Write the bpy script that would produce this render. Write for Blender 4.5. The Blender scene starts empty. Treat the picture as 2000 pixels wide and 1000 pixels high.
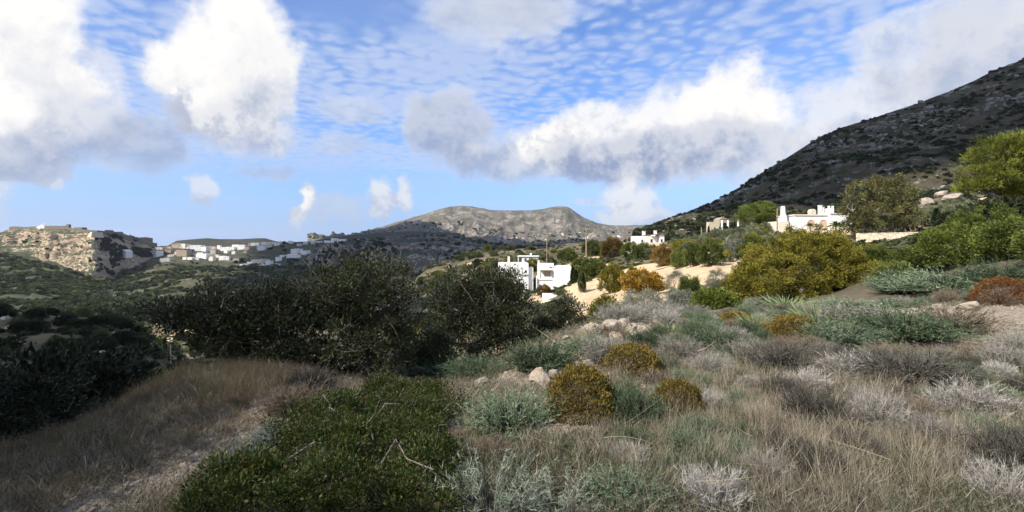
import bpy, math, random
import numpy as np
from mathutils import Vector, Matrix

SC = bpy.context.scene
COL = SC.collection
R = math.radians
HOR = 478.0            # picture row of the true horizon in the 2000 x 1000 photograph
F = 1000.0             # focal length in those pixels

# ------------------------------------------------------------------ camera
cam_d = bpy.data.cameras.new('camera')
cam = bpy.data.objects.new('camera', cam_d)
COL.objects.link(cam)
cam.location = (0, 0, 0)
cam.rotation_euler = (R(90), 0, 0)
cam_d.sensor_width = 36.0
cam_d.lens = 18.0
cam_d.shift_y = -(500 - HOR) / 2000.0
cam_d.clip_start = 0.05
cam_d.clip_end = 40000
SC.camera = cam

# ------------------------------------------------------------------ exposure
SC.view_settings.view_transform = 'Standard'
SC.view_settings.look = 'None'
SC.view_settings.exposure = 0.55
SC.view_settings.gamma = 1.0
SC.view_settings.use_curve_mapping = False
SC.render.engine = 'CYCLES'
SC.cycles.max_bounces = 3
SC.cycles.diffuse_bounces = 1
SC.cycles.glossy_bounces = 1
SC.cycles.transmission_bounces = 2
SC.cycles.transparent_max_bounces = 8
SC.cycles.volume_bounces = 0
SC.cycles.use_denoising = True
SC.cycles.use_adaptive_sampling = True
SC.cycles.adaptive_threshold = 0.03

# ------------------------------------------------------------------ sun
SUN_EL = R(42)
SUN_H = Vector((-0.78, -0.62, 0)).normalized()      # horizontal direction towards the sun: behind the camera on the left
SUN_V = Vector((SUN_H.x * math.cos(SUN_EL), SUN_H.y * math.cos(SUN_EL), math.sin(SUN_EL)))
sun_d = bpy.data.lights.new('sun', 'SUN')
sun_d.energy = 5.0
sun_d.angle = R(0.53)
sun_d.color = (1.0, 0.93, 0.82)
sun = bpy.data.objects.new('sun', sun_d)
COL.objects.link(sun)
sun.rotation_euler = SUN_V.to_track_quat('Z', 'Y').to_euler()
sun.location = SUN_V * 3000

# ------------------------------------------------------------------ sky
world = bpy.data.worlds.new('World')
SC.world = world
world.use_nodes = True
WN = world.node_tree.nodes
WL = world.node_tree.links
WN.clear()


def wnode(t, **kw):
    n = WN.new(t)
    for k, v in kw.items():
        setattr(n, k, v)
    return n


def wput(sock, v):
    if isinstance(v, bpy.types.NodeSocket):
        WL.new(v, sock)
    elif v is not None:
        sock.default_value = v


def wm(op, a=None, b=None, c=None, clamp=False):
    n = wnode('ShaderNodeMath', operation=op)
    n.use_clamp = clamp
    for i, v in enumerate((a, b, c)):
        wput(n.inputs[i], v)
    return n.outputs[0]


def wramp(x, lo, hi, a=0.0, b=1.0, smooth=True):
    n = wnode('ShaderNodeMapRange')
    n.interpolation_type = 'SMOOTHSTEP' if smooth else 'LINEAR'
    for s, v in zip(('Value', 'From Min', 'From Max', 'To Min', 'To Max'), (x, lo, hi, a, b)):
        wput(n.inputs[s], v)
    return n.outputs['Result']


def wmix(f, a, b):
    n = wnode('ShaderNodeMix', data_type='RGBA')
    wput(n.inputs['Factor'], f)
    wput(n.inputs['A'], a)
    wput(n.inputs['B'], b)
    return n.outputs['Result']


def wnoise(vec, scale, detail=6.0, rough=0.55, dist=0.0, dim='3D'):
    n = wnode('ShaderNodeTexNoise', noise_dimensions=dim)
    wput(n.inputs['Vector'], vec)
    n.inputs['Scale'].default_value = scale
    n.inputs['Detail'].default_value = detail
    n.inputs['Roughness'].default_value = rough
    n.inputs['Distortion'].default_value = dist
    return n.outputs['Fac']


def wcomb(x, y, z):
    n = wnode('ShaderNodeCombineXYZ')
    for i, v in enumerate((x, y, z)):
        wput(n.inputs[i], v)
    return n.outputs[0]


tc = wnode('ShaderNodeTexCoord')
DIR = tc.outputs['Generated']
sep = wnode('ShaderNodeSeparateXYZ')
WL.new(DIR, sep.inputs[0])
dx, dy, dz = sep.outputs
sky = wnode('ShaderNodeTexSky')
sky.sky_type = 'NISHITA'
sky.sun_disc = False
sky.sun_elevation = SUN_EL
sky.sun_rotation = math.atan2(SUN_H.x, SUN_H.y)
sky.altitude = 150
sky.air_density = 1.0
sky.dust_density = 0.1
sky.ozone_density = 2.2
SKY_STRENGTH = 0.13
hs = wnode('ShaderNodeHueSaturation')
hs.inputs['Saturation'].default_value = 1.12
WL.new(sky.outputs[0], hs.inputs['Color'])
skyv = wnode('ShaderNodeVectorMath', operation='MULTIPLY')
WL.new(hs.outputs[0], skyv.inputs[0])
skyv.inputs[1].default_value = (0.76, 0.85, 1.10)
base_sky = skyv.outputs[0]

az = wm('ARCTAN2', dx, dy)
el = wm('ARCSINE', dz)
# domain warp shared by the cumulus
wv = wnode('ShaderNodeTexNoise', noise_dimensions='3D')
WL.new(DIR, wv.inputs['Vector'])
wv.inputs['Scale'].default_value = 9.0
wv.inputs['Detail'].default_value = 4.0
wv.inputs['Roughness'].default_value = 0.6
wsep = wnode('ShaderNodeSeparateXYZ')
WL.new(wv.outputs['Color'], wsep.inputs[0])
azw = wm('MULTIPLY_ADD', wm('SUBTRACT', wsep.outputs[0], 0.5), 0.13, az)
elw = wm('MULTIPLY_ADD', wm('SUBTRACT', wsep.outputs[1], 0.5), 0.10, el)
DET = wnoise(DIR, 12.0, 7.0, 0.68)          # billows
# the same billows looked up a little towards the sun, for lit and shaded sides
offv = wnode('ShaderNodeVectorMath', operation='ADD')
WL.new(DIR, offv.inputs[0])
offv.inputs[1].default_value = (-0.020, 0.0, 0.018)
DET2 = wnoise(offv.outputs[0], 12.0, 5.0, 0.68)


def px_az(px):
    return math.atan((px - 1000) / F)


def px_el(px, py):
    return math.atan((HOR - py) / F * math.cos(px_az(px)))


# cumulus masses: centre px, centre py, half width px, half height px, opacity, light of the top, light of the base
CUMULUS = [
    (40, 130, 170, 210, 1.0, 1.00, 0.66),
    (-60, 260, 120, 160, 1.0, 1.05, 0.80),
    (150, 265, 110, 85, 0.75, 0.78, 0.50),
    (60, 320, 140, 50, 0.8, 0.60, 0.45),
    (270, 285, 110, 60, 0.75, 0.55, 0.42),
    (205, 105, 40, 45, 0.5, 0.85, 0.6),
    (455, 60, 120, 120, 1.0, 1.08, 0.92),
    (380, 120, 95, 75, 1.0, 1.02, 0.88),
    (500, 155, 85, 110, 1.0, 0.95, 0.68),
    (400, 215, 80, 50, 1.0, 1.02, 0.62),
    (480, 240, 110, 55, 0.8, 0.82, 0.52),
    (402, 372, 32, 32, 0.7, 0.92, 0.60),
    (588, 405, 20, 46, 1.0, 1.0, 0.72),
    (650, 415, 60, 28, 0.55, 0.74, 0.60),
    (735, 385, 34, 40, 0.85, 0.92, 0.62),
    (790, 388, 26, 34, 0.85, 0.92, 0.66),
    (525, 330, 50, 14, 0.5, 0.50, 0.45),
    (985, 15, 130, 75, 0.75, 0.62, 0.50),
    (865, 250, 90, 62, 0.85, 0.62, 0.44),
    (1000, 320, 120, 48, 0.85, 0.72, 0.48),
    (1090, 285, 90, 50, 1.0, 1.02, 0.62),
    (1170, 250, 90, 50, 0.9, 1.02, 0.75),
    (1330, 250, 120, 75, 0.9, 1.02, 0.62),
    (1430, 205, 110, 75, 1.0, 1.08, 0.86),
    (1250, 310, 190, 55, 1.0, 0.72, 0.44),
    (1430, 290, 140, 60, 0.9, 0.72, 0.48),
    (1225, 385, 45, 36, 0.85, 0.95, 0.62),
    (1280, 415, 30, 22, 0.7, 0.9, 0.7),
    (1215, 425, 55, 22, 0.8, 0.92, 0.7),
    (1160, 392, 40, 10, 0.5, 0.9, 0.7),
    (1560, 330, 130, 80, 0.75, 0.84, 0.62),
    (1700, 215, 170, 80, 0.8, 0.90, 0.62),
    (1820, 100, 160, 90, 0.75, 0.80, 0.56),
    (1950, 60, 180, 120, 0.8, 0.74, 0.55),
    (2150, 20, 200, 160, 0.9, 0.80, 0.55),
    (690, 215, 60, 30, 0.45, 0.62, 0.52),
    (670, 290, 40, 26, 0.4, 0.68, 0.60),
    (60, 345, 120, 26, 0.5, 0.60, 0.52),
    (135, 372, 18, 12, 0.45, 0.9, 0.8),
]
DETQ = wm('MULTIPLY_ADD', DET, 1.9, 1.0 - 0.95)
BIL = wnoise(DIR, 7.0, 3.0, 0.5)
ELS = wm('MULTIPLY_ADD', wm('SUBTRACT', BIL, 0.50), 0.30, wm('MULTIPLY_ADD', wm('SUBTRACT', DET, DET2), 0.40, elw))
AE = wcomb(azw, elw, 0.0)
tr_all = None            # what the cumulus let through
cum_l = None             # light on the cumulus
for (px, py, hw, hh, op, lt, lb) in CUMULUS:
    ca, ce = px_az(px), px_el(px, py)
    ra = max(0.5 * (px_az(px + hw) - px_az(px - hw)), .012) * 1.12
    re_ = max(0.5 * (px_el(px, py - hh) - px_el(px, py + hh)), .010) * 1.12
    v = wnode('ShaderNodeVectorMath', operation='MULTIPLY_ADD')
    WL.new(AE, v.inputs[0])
    v.inputs[1].default_value = (1 / ra, 1 / re_, 0)
    v.inputs[2].default_value = (-ca / ra, -ce / re_, 0)
    dt = wnode('ShaderNodeVectorMath', operation='DOT_PRODUCT')
    WL.new(v.outputs[0], dt.inputs[0])
    WL.new(v.outputs[0], dt.inputs[1])
    m_ = wramp(wm('SUBTRACT', DETQ, dt.outputs['Value']), -0.26, 0.72, 1.0, 1.0 - op)
    li = wramp(ELS, ce - .95 * re_, ce + .55 * re_, lb, lt, False)
    if tr_all is None:
        tr_all, cum_l = m_, li
    else:
        mx = wnode('ShaderNodeMix', data_type='FLOAT')
        WL.new(m_, mx.inputs[0])
        WL.new(li, mx.inputs[2])
        WL.new(cum_l, mx.inputs[3])
        cum_l = mx.outputs[0]
        tr_all = wm('MULTIPLY', tr_all, m_)
# the same kind of cloud goes on over the rest of the sky
gen = wramp(wm('ADD', wnoise(DIR, 2.6, 5.0, 0.55), wm('MULTIPLY', wm('SUBTRACT', DET, .5), .25)), 0.50, 0.62)
outside = wm('MAXIMUM', wramp(wm('ABSOLUTE', az), R(50), R(62)), wramp(el, R(29), R(38)))
gen = wm('MULTIPLY', wm('MULTIPLY', gen, outside), wramp(el, R(2), R(8)))
gmx = wnode('ShaderNodeMix', data_type='FLOAT')
WL.new(gen, gmx.inputs[0])
WL.new(cum_l, gmx.inputs[2])
WL.new(wramp(wm('SUBTRACT', DET, DET2), -.1, .1, .62, 1.0), gmx.inputs[3])
cum_l = gmx.outputs[0]
cum_a = wm('SUBTRACT', 1.0, wm('MULTIPLY', tr_all, wm('SUBTRACT', 1.0, gen)))

# altocumulus sheet on a plane high above
inv = wm('DIVIDE', 1.0, wm('MAXIMUM', wm('ADD', dz, 0.05), 0.02))
qx = wm('MULTIPLY', dx, inv)
qy = wm('MULTIPLY', dy, inv)
qv = wcomb(qx, qy, 0.0)
vor = wnode('ShaderNodeTexVoronoi', voronoi_dimensions='2D', feature='SMOOTH_F1')
wrp = wnode('ShaderNodeTexNoise', noise_dimensions='2D')
WL.new(qv, wrp.inputs['Vector'])
wrp.inputs['Scale'].default_value = 5.0
wrp.inputs['Detail'].default_value = 3.0
wadd = wnode('ShaderNodeVectorMath', operation='MULTIPLY_ADD')
WL.new(wrp.outputs['Color'], wadd.inputs[0])
wadd.inputs[1].default_value = (0.12, 0.12, 0.0)
WL.new(qv, wadd.inputs[2])
WL.new(wadd.outputs[0], vor.inputs['Vector'])
vor.inputs['Scale'].default_value = 11.5
vor.inputs['Smoothness'].default_value = 0.55
fine = wnoise(wadd.outputs[0], 15.0, 4.0, 0.55, 0.0, '2D')
big = wnoise(qv, 1.15, 3.0, 0.5, 0.4, '2D')
cell = wm('SUBTRACT', 0.62, vor.outputs['Distance'])
ac = wm('ADD', wm('ADD', cell, wm('MULTIPLY', wm('SUBTRACT', fine, 0.5), 0.85)), wm('MULTIPLY', wm('SUBTRACT', big, 0.5), 1.8))
ac = wramp(ac, -0.42, 0.55)
ac = wm('MULTIPLY', ac, wramp(el, R(5.0), R(10.0)))
# a clear gap high up on the left
gap = wm('ADD', wm('MULTIPLY', wm('SUBTRACT', az, R(-33)), 1 / R(30)), 0.0)
gap = wm('SUBTRACT', 1.0, wm('MULTIPLY', wramp(wm('ABSOLUTE', gap), 0.5, 1.0, 1.0, 0.0), wramp(el, R(20.5), R(23.5))))
ac = wm('MULTIPLY', wm('MULTIPLY', ac, gap), 0.70)
veil = wm('MULTIPLY', wramp(wnoise(DIR, 2.2, 4.0, 0.5), 0.35, 0.7), 0.22)
low = wramp(el, R(13), R(0), 0.0, 0.78)


def L(r, g, b):
    def f(c):
        c /= 255.0
        return c / 12.92 if c <= 0.04045 else ((c + 0.055) / 1.055) ** 2.4
    return (f(r), f(g), f(b), 1.0)


K = 0.76 / SKY_STRENGTH


def kcol(r, g, b, k=1.0):
    c = L(r, g, b)
    return (c[0] * K * k, c[1] * K * k, c[2] * K * k, 1)


c0 = wmix(low, base_sky, kcol(146, 186, 246, .92))
c1 = wmix(veil, c0, kcol(196, 214, 244, .9))
c2 = wmix(ac, c1, kcol(206, 220, 248, .9))
# cumulus colour: grey-blue base to sunlit white
cg = wmix(wramp(cum_l, 0.45, 1.0, 0.0, 1.0, False), kcol(154, 169, 201, .92), kcol(255, 253, 250, .95))
c3 = wmix(cum_a, c2, cg)
bg = wnode('ShaderNodeBackground')
WL.new(c3, bg.inputs['Color'])
bg.inputs['Strength'].default_value = SKY_STRENGTH
wo = wnode('ShaderNodeOutputWorld')
WL.new(bg.outputs[0], wo.inputs['Surface'])
world.cycles.sampling_method = 'MANUAL'
world.cycles.sample_map_resolution = 512

# ================================================================== kit
def P(px, py, d):
    """a point seen at picture position px, py at depth d metres"""
    return Vector(((px - 1000) / F * d, d, (HOR - py) / F * d))


def _hash(ix, iy, seed):
    h = (ix.astype(np.int64) * 374761393 + iy.astype(np.int64) * 668265263 + seed * 974711) & 0x7fffffff
    h = ((h ^ (h >> 13)) * 1274126177) & 0x7fffffff
    h = h ^ (h >> 16)
    return (h & 0xffff) / 65535.0


def vnoise(x, y, seed=0):
    x = np.asarray(x, float)
    y = np.asarray(y, float)
    ix = np.floor(x)
    iy = np.floor(y)
    fx = x - ix
    fy = y - iy
    fx = fx * fx * fx * (fx * (fx * 6 - 15) + 10)
    fy = fy * fy * fy * (fy * (fy * 6 - 15) + 10)
    a = _hash(ix, iy, seed)
    b = _hash(ix + 1, iy, seed)
    c = _hash(ix, iy + 1, seed)
    d = _hash(ix + 1, iy + 1, seed)
    return (a * (1 - fx) + b * fx) * (1 - fy) + (c * (1 - fx) + d * fx) * fy - 0.5


def fbm(x, y, octv=5, seed=0, gain=0.5):
    v = 0
    amp = 1.0
    for o in range(octv):
        v = v + amp * vnoise(x * 2 ** o + 17.3 * o, y * 2 ** o - 9.1 * o, seed + o)
        amp *= gain
    return v


def ridged(x, y, octv=5, seed=0):
    v = 0
    amp = 1.0
    for o in range(octv):
        v = v + amp * (0.5 - np.abs(2 * vnoise(x * 2 ** o + 5.7 * o, y * 2 ** o + 3.3 * o, seed + o)))
        amp *= 0.5
    return v


def sstep(x, a, b):
    t = np.clip((np.asarray(x, float) - a) / (b - a), 0, 1)
    return t * t * (3 - 2 * t)


def link(o, parent=None):
    COL.objects.link(o)
    if parent is not None:
        o.parent = parent
    return o


def tag(o, label=None, cat=None, group=None, kind=None):
    if label:
        o['label'] = label
    if cat:
        o['category'] = cat
    if group:
        o['group'] = group
    if kind:
        o['kind'] = kind
    return o


def empty(name, loc, rz=0.0, label=None, cat=None, group=None):
    o = bpy.data.objects.new(name, None)
    o.empty_display_size = 0.2
    o.location = loc
    o.rotation_euler = (0, 0, rz)
    COL.objects.link(o)
    return tag(o, label, cat, group)


def dup(root, loc, rz=0.0, s=1.0, label=None, group=None):
    """a copy of a thing with copies of its parts and sub-parts (mesh data shared)"""
    r = root.copy()
    COL.objects.link(r)
    r.location = loc
    r.rotation_euler = (root.rotation_euler.x, root.rotation_euler.y, rz)
    r.scale = s if hasattr(s, '__len__') else (s, s, s)
    if label:
        r['label'] = label
    if group:
        r['group'] = group
    for ch in root.children:
        c = ch.copy()
        COL.objects.link(c)
        c.parent = r
        for g in ch.children:
            e = g.copy()
            COL.objects.link(e)
            e.parent = c
    return r


class MB:
    """collects triangles and quads with a tint value per vertex, and builds ONE mesh"""

    def __init__(self):
        self.v, self.t, self.f3, self.f4 = [], [], [], []
        self.n = 0

    def add(self, v, f3=None, f4=None, tint=0.5):
        v = np.asarray(v, np.float32).reshape(-1, 3)
        self.v.append(v)
        tt = np.empty(len(v), np.float32)
        tt[:] = tint
        self.t.append(tt)
        if f3 is not None and len(f3):
            self.f3.append(np.asarray(f3, np.int64).reshape(-1, 3) + self.n)
        if f4 is not None and len(f4):
            self.f4.append(np.asarray(f4, np.int64).reshape(-1, 4) + self.n)
        self.n += len(v)
        return self

    def mesh(self, name, mat=None, smooth=False):
        me = bpy.data.meshes.new(name)
        v = np.concatenate(self.v) if self.v else np.zeros((0, 3), np.float32)
        f3 = np.concatenate(self.f3) if self.f3 else np.zeros((0, 3), np.int64)
        f4 = np.concatenate(self.f4) if self.f4 else np.zeros((0, 4), np.int64)
        me.vertices.add(len(v))
        me.vertices.foreach_set('co', v.ravel())
        me.loops.add(f3.size + f4.size)
        me.polygons.add(len(f3) + len(f4))
        me.loops.foreach_set('vertex_index', np.concatenate([f3.ravel(), f4.ravel()]).astype(np.int32))
        st = np.concatenate([np.arange(len(f3)) * 3, f3.size + np.arange(len(f4)) * 4]).astype(np.int32)
        me.polygons.foreach_set('loop_start', st)
        at = me.attributes.new('tint', 'FLOAT', 'POINT')
        at.data.foreach_set('value', np.concatenate(self.t))
        me.polygons.foreach_set('use_smooth', np.full(len(me.polygons), bool(smooth)))
        me.update(calc_edges=True)
        if mat:
            me.materials.append(mat)
        return me

    def build(self, name, mat, parent=None, smooth=False, loc=None):
        o = bpy.data.objects.new(name, self.mesh(name, mat, smooth))
        if loc is not None:
            o.location = loc
        return link(o, parent)

    # ---- solids
    def box(self, x0, x1, y0, y1, z0, z1, tint=.5, M=None):
        v = np.array([(x, y, z) for x in (x0, x1) for y in (y0, y1) for z in (z0, z1)], float)
        if M is not None:
            v = v @ np.array(M.to_3x3()).T + np.array(M.translation)
        return self.add(v, f4=[(0, 1, 3, 2), (4, 6, 7, 5), (0, 4, 5, 1), (2, 3, 7, 6), (0, 2, 6, 4), (1, 5, 7, 3)], tint=tint)

    def prism(self, poly, y0, y1, tint=.5):
        """polygon in x,z extruded along y"""
        n = len(poly)
        v = [(x, y0, z) for x, z in poly] + [(x, y1, z) for x, z in poly]
        f4 = [(i, (i + 1) % n, n + (i + 1) % n, n + i) for i in range(n)]
        f3 = [(0, i + 1, i) for i in range(1, n - 1)] + [(n, n + i, n + i + 1) for i in range(1, n - 1)]
        return self.add(v, f3=f3, f4=f4, tint=tint)

    def tube(self, pts, rad, sides=5, tint=.5):
        pts = np.asarray(pts, float)
        n = len(pts)
        rad = np.broadcast_to(np.asarray(rad, float), (n,))
        t = np.gradient(pts, axis=0)
        t /= np.linalg.norm(t, axis=1)[:, None] + 1e-9
        ref = np.where(np.abs(t[:, 2:3]) > .9, np.array([[1., 0, 0]]), np.array([[0, 0, 1.]]))
        a = np.cross(t, ref)
        a /= np.linalg.norm(a, axis=1)[:, None] + 1e-9
        b = np.cross(t, a)
        an = np.arange(sides) / sides * 2 * np.pi
        v = pts[:, None] + rad[:, None, None] * (a[:, None] * np.cos(an)[None, :, None] + b[:, None] * np.sin(an)[None, :, None])
        f4 = []
        for i in range(n - 1):
            for j in range(sides):
                k = (j + 1) % sides
                f4.append((i * sides + j, i * sides + k, (i + 1) * sides + k, (i + 1) * sides + j))
        f3 = [((n - 1) * sides, (n - 1) * sides + j, (n - 1) * sides + j + 1) for j in range(1, sides - 1)]
        return self.add(v.reshape(-1, 3), f3=f3, f4=f4, tint=tint)

    # ---- foliage
    def leaves(self, Pn, A, S, Ln, W, tint):
        """one folded diamond per leaf"""
        n = len(Pn)
        if not n:
            return self
        Ln = np.broadcast_to(np.asarray(Ln, float), (n,))[:, None]
        W = np.broadcast_to(np.asarray(W, float), (n,))[:, None]
        v = np.stack([Pn, Pn + A * Ln * .5 + S * W * .5, Pn + A * Ln, Pn + A * Ln * .5 - S * W * .5], 1)
        f = np.arange(n * 4).reshape(n, 4)
        return self.add(v.reshape(-1, 3), f4=f, tint=np.repeat(np.broadcast_to(tint, (n,)), 4))

    def ribbons(self, P0, D, Ln, bend, W, tint, seg=3):
        """thin tapering blades: start, direction, length, bend vector at the tip, width"""
        n = len(P0)
        S = np.cross(D, RNG.normal(size=(n, 3)))
        S /= np.linalg.norm(S, axis=1)[:, None] + 1e-9
        Ln = np.broadcast_to(np.asarray(Ln, float), (n,))[:, None]
        W = np.broadcast_to(np.asarray(W, float), (n,))[:, None]
        rows = []
        for k in range(seg):
            t = k / seg
            c = P0 + D * Ln * t + bend * (t * t)
            w = W * (1 - .7 * t) * .5
            rows += [c - S * w, c + S * w]
        rows.append(P0 + D * Ln + bend)
        v = np.stack(rows, 1)
        m = 2 * seg + 1
        b = np.arange(n)[:, None] * m
        f4 = np.concatenate([b + np.array([[2 * k, 2 * k + 1, 2 * k + 3, 2 * k + 2]]) for k in range(seg - 1)]) if seg > 1 else None
        f3 = b + np.array([[2 * seg - 2, 2 * seg - 1, 2 * seg]])
        return self.add(v.reshape(-1, 3), f3=f3, f4=f4, tint=np.repeat(np.broadcast_to(tint, (n,)), m))


RNG = np.random.default_rng(5)
rnd = random.Random(5)


def unit(v):
    return v / (np.linalg.norm(v, axis=-1, keepdims=True) + 1e-9)


def rdirs(n):
    return unit(RNG.normal(size=(n, 3)))


# ------------------------------------------------------------------ materials
MATS = {}


def newmat(name):
    m = bpy.data.materials.new(name)
    m.use_nodes = True
    nt = m.node_tree
    nt.nodes.clear()
    out = nt.nodes.new('ShaderNodeOutputMaterial')
    MATS[name] = m
    return m, nt, out


class NT:
    def __init__(self, nt):
        self.nt = nt

    def n(self, t, **kw):
        x = self.nt.nodes.new(t)
        for k, v in kw.items():
            setattr(x, k, v)
        return x

    def put(self, s, v):
        if isinstance(v, bpy.types.NodeSocket):
            self.nt.links.new(v, s)
        elif v is not None:
            s.default_value = v

    def math(self, op, a, b=None, clamp=False):
        x = self.n('ShaderNodeMath', operation=op)
        x.use_clamp = clamp
        self.put(x.inputs[0], a)
        self.put(x.inputs[1], b)
        return x.outputs[0]

    def ramp(self, v, lo, hi, a=0.0, b=1.0):
        x = self.n('ShaderNodeMapRange')
        x.interpolation_type = 'SMOOTHSTEP'
        for s, q in zip(('Value', 'From Min', 'From Max', 'To Min', 'To Max'), (v, lo, hi, a, b)):
            self.put(x.inputs[s], q)
        return x.outputs['Result']

    def mix(self, f, a, b, mode='MIX'):
        x = self.n('ShaderNodeMix', data_type='RGBA', blend_type=mode)
        self.put(x.inputs['Factor'], f)
        self.put(x.inputs['A'], a)
        self.put(x.inputs['B'], b)
        return x.outputs['Result']

    def noise(self, vec, scale, detail=5.0, rough=.55, dist=0.0):
        x = self.n('ShaderNodeTexNoise')
        self.put(x.inputs['Vector'], vec)
        x.inputs['Scale'].default_value = scale
        x.inputs['Detail'].default_value = detail
        x.inputs['Roughness'].default_value = rough
        x.inputs['Distortion'].default_value = dist
        return x.outputs['Fac']

    def voro(self, vec, scale, feat='F1'):
        x = self.n('ShaderNodeTexVoronoi', feature=feat)
        self.put(x.inputs['Vector'], vec)
        x.inputs['Scale'].default_value = scale
        return x

    def attr(self, name):
        return self.n('ShaderNodeAttribute', attribute_name=name).outputs['Fac']

    def pos(self):
        return self.n('ShaderNodeNewGeometry').outputs['Position']

    def bump(self, h, strength, dist):
        x = self.n('ShaderNodeBump')
        x.inputs['Strength'].default_value = strength
        x.inputs['Distance'].default_value = dist
        self.put(x.inputs['Height'], h)
        return x.outputs[0]

    def principled(self, col, rough=.8, spec=.25, normal=None, **kw):
        x = self.n('ShaderNodeBsdfPrincipled')
        self.put(x.inputs['Base Color'], col)
        self.put(x.inputs['Roughness'], rough)
        x.inputs['Specular IOR Level'].default_value = spec
        if normal is not None:
            self.put(x.inputs['Normal'], normal)
        for k, v in kw.items():
            self.put(x.inputs[k], v)
        return x.outputs[0]


def C(r, g, b):
    return (r, g, b, 1.0)


def leaf_mat(name, dark, light, trans=.25, rough=.55, spec=.3, third=None):
    m, nt, out = newmat(name)
    k = NT(nt)
    t = k.attr('tint')
    oi = k.n('ShaderNodeObjectInfo')
    t2 = k.math('ADD', t, k.math('MULTIPLY', k.math('SUBTRACT', oi.outputs['Random'], .5), .35), clamp=True)
    cr = k.n('ShaderNodeValToRGB')
    k.put(cr.inputs[0], t2)
    e = cr.color_ramp.elements
    e[0].position = .12
    e[0].color = dark
    e[1].position = .85
    e[1].color = light
    if third:
        x = e.new(.97)
        x.color = third
    col = cr.outputs[0]
    p = k.principled(col, rough, spec)
    tr = k.n('ShaderNodeBsdfTranslucent')
    k.put(tr.inputs['Color'], k.mix(1.0, col, C(1.0, 1.05, .55), 'MULTIPLY'))
    mx = k.n('ShaderNodeMixShader')
    mx.inputs[0].default_value = trans
    nt.links.new(p, mx.inputs[1])
    nt.links.new(tr.outputs[0], mx.inputs[2])
    nt.links.new(mx.outputs[0], out.inputs['Surface'])
    return m


def plain_mat(name, col, rough=.85, spec=.2, var=.25, scale=6.0, bump=0.0, col2=None):
    m, nt, out = newmat(name)
    k = NT(nt)
    tcn = k.n('ShaderNodeTexCoord').outputs['Object']
    n = k.noise(tcn, scale, 6, .6)
    d = col2 or tuple(c * (1 - var) for c in col[:3]) + (1,)
    c = k.mix(k.ramp(n, .35, .68), d, col)
    nm = k.bump(n, .6, bump) if bump else None
    nt.links.new(k.principled(c, rough, spec, nm), out.inputs['Surface'])
    return m


def ground_mat():
    m, nt, out = newmat('ground_soil')
    k = NT(nt)
    p = k.pos()
    sand = k.attr('sand')
    grav = k.attr('gravel')
    n1 = k.noise(p, .55, 6, .6)
    n2 = k.noise(p, 7.0, 8, .65)
    n3 = k.noise(p, 45.0, 4, .6)
    v = k.voro(p, 22.0)
    v2 = k.voro(p, 55.0)
    soil = k.mix(k.ramp(n2, .3, .7), C(.085, .065, .045), C(.20, .165, .12))
    soil = k.mix(k.ramp(n1, .4, .65), soil, C(.15, .125, .085))
    far = k.mix(k.ramp(k.noise(p, .06, 8, .65), .38, .72), C(.075, .072, .04), C(.22, .175, .11))
    fm = k.attr('far')
    soil = k.mix(fm, soil, far)
    stone = k.mix(v.outputs['Color'], C(.20, .165, .12), C(.46, .40, .31))
    stone = k.mix(k.ramp(v2.outputs['Distance'], .0, .5), stone, k.mix(.5, stone, C(.30, .25, .19)))
    c = k.mix(k.math('MULTIPLY', grav, k.ramp(n2, .25, .5)), soil, stone)
    sc_ = k.mix(k.ramp(n1, .35, .65), C(.50, .36, .215), C(.62, .47, .30))
    sc_ = k.mix(k.ramp(k.noise(p, .9, 8, .7), .5, .75), sc_, C(.36, .29, .19))
    c = k.mix(k.ramp(k.math('ADD', sand, k.math('MULTIPLY', k.math('SUBTRACT', k.noise(p, .22, 6, .6), .5), .7)), .4, .6), c, sc_)
    h = k.math('ADD', k.math('MULTIPLY', n2, 1.0), k.math('ADD', k.math('MULTIPLY', n3, .35), k.math('MULTIPLY', k.math('MULTIPLY', v.outputs['Distance'], grav), .8)))
    nt.links.new(k.principled(c, .95, .1, k.bump(h, .8, .05)), out.inputs['Surface'])
    return m


def hill_mat(name, soil, veg, rock, vs=.03, rs=.05, veg_amt=.5, rock_amt=.35, bump=1.5, veg2=None, rock2=None, slope=(.55, .8), hi=None):
    """hill side: soil, scrub and rock patches; steep parts are rock"""
    m, nt, out = newmat(name)
    k = NT(nt)
    g = k.n('ShaderNodeNewGeometry')
    p = g.outputs['Position']
    sx = k.n('ShaderNodeSeparateXYZ')
    nt.links.new(g.outputs['True Normal'], sx.inputs[0])
    n1 = k.noise(p, vs, 9, .68, .3)
    n2 = k.noise(p, rs, 9, .66)
    n3 = k.noise(p, rs * 8, 7, .65)
    vv = k.voro(p, rs * 4)
    vg = k.mix(k.ramp(n3, .3, .7), veg, veg2 or tuple(x * 1.8 for x in veg[:3]) + (1,))
    c = k.mix(k.ramp(n3, .3, .7), soil, tuple(x * .65 for x in soil[:3]) + (1,))
    c = k.mix(k.ramp(n1, 1 - veg_amt - .1, 1 - veg_amt + .1), c, vg)
    rk = k.mix(k.ramp(n3, .3, .65), rock2 or tuple(x * .45 for x in rock[:3]) + (1,), rock)
    rmask = k.ramp(k.math('ADD', n2, k.math('MULTIPLY', k.math('SUBTRACT', n3, .5), .5)), 1 - rock_amt - .06, 1 - rock_amt + .06)
    steep = k.ramp(k.math('ADD', sx.outputs[2], k.math('MULTIPLY', k.math('SUBTRACT', n2, .5), .5)), slope[1], slope[0])
    c = k.mix(k.math('MAXIMUM', rmask, steep), c, rk)
    h = k.math('ADD', n2, k.math('MULTIPLY', n3, .5))
    nt.links.new(k.principled(c, .95, .05, k.bump(h, .7, bump)), out.inputs['Surface'])
    return m

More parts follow.
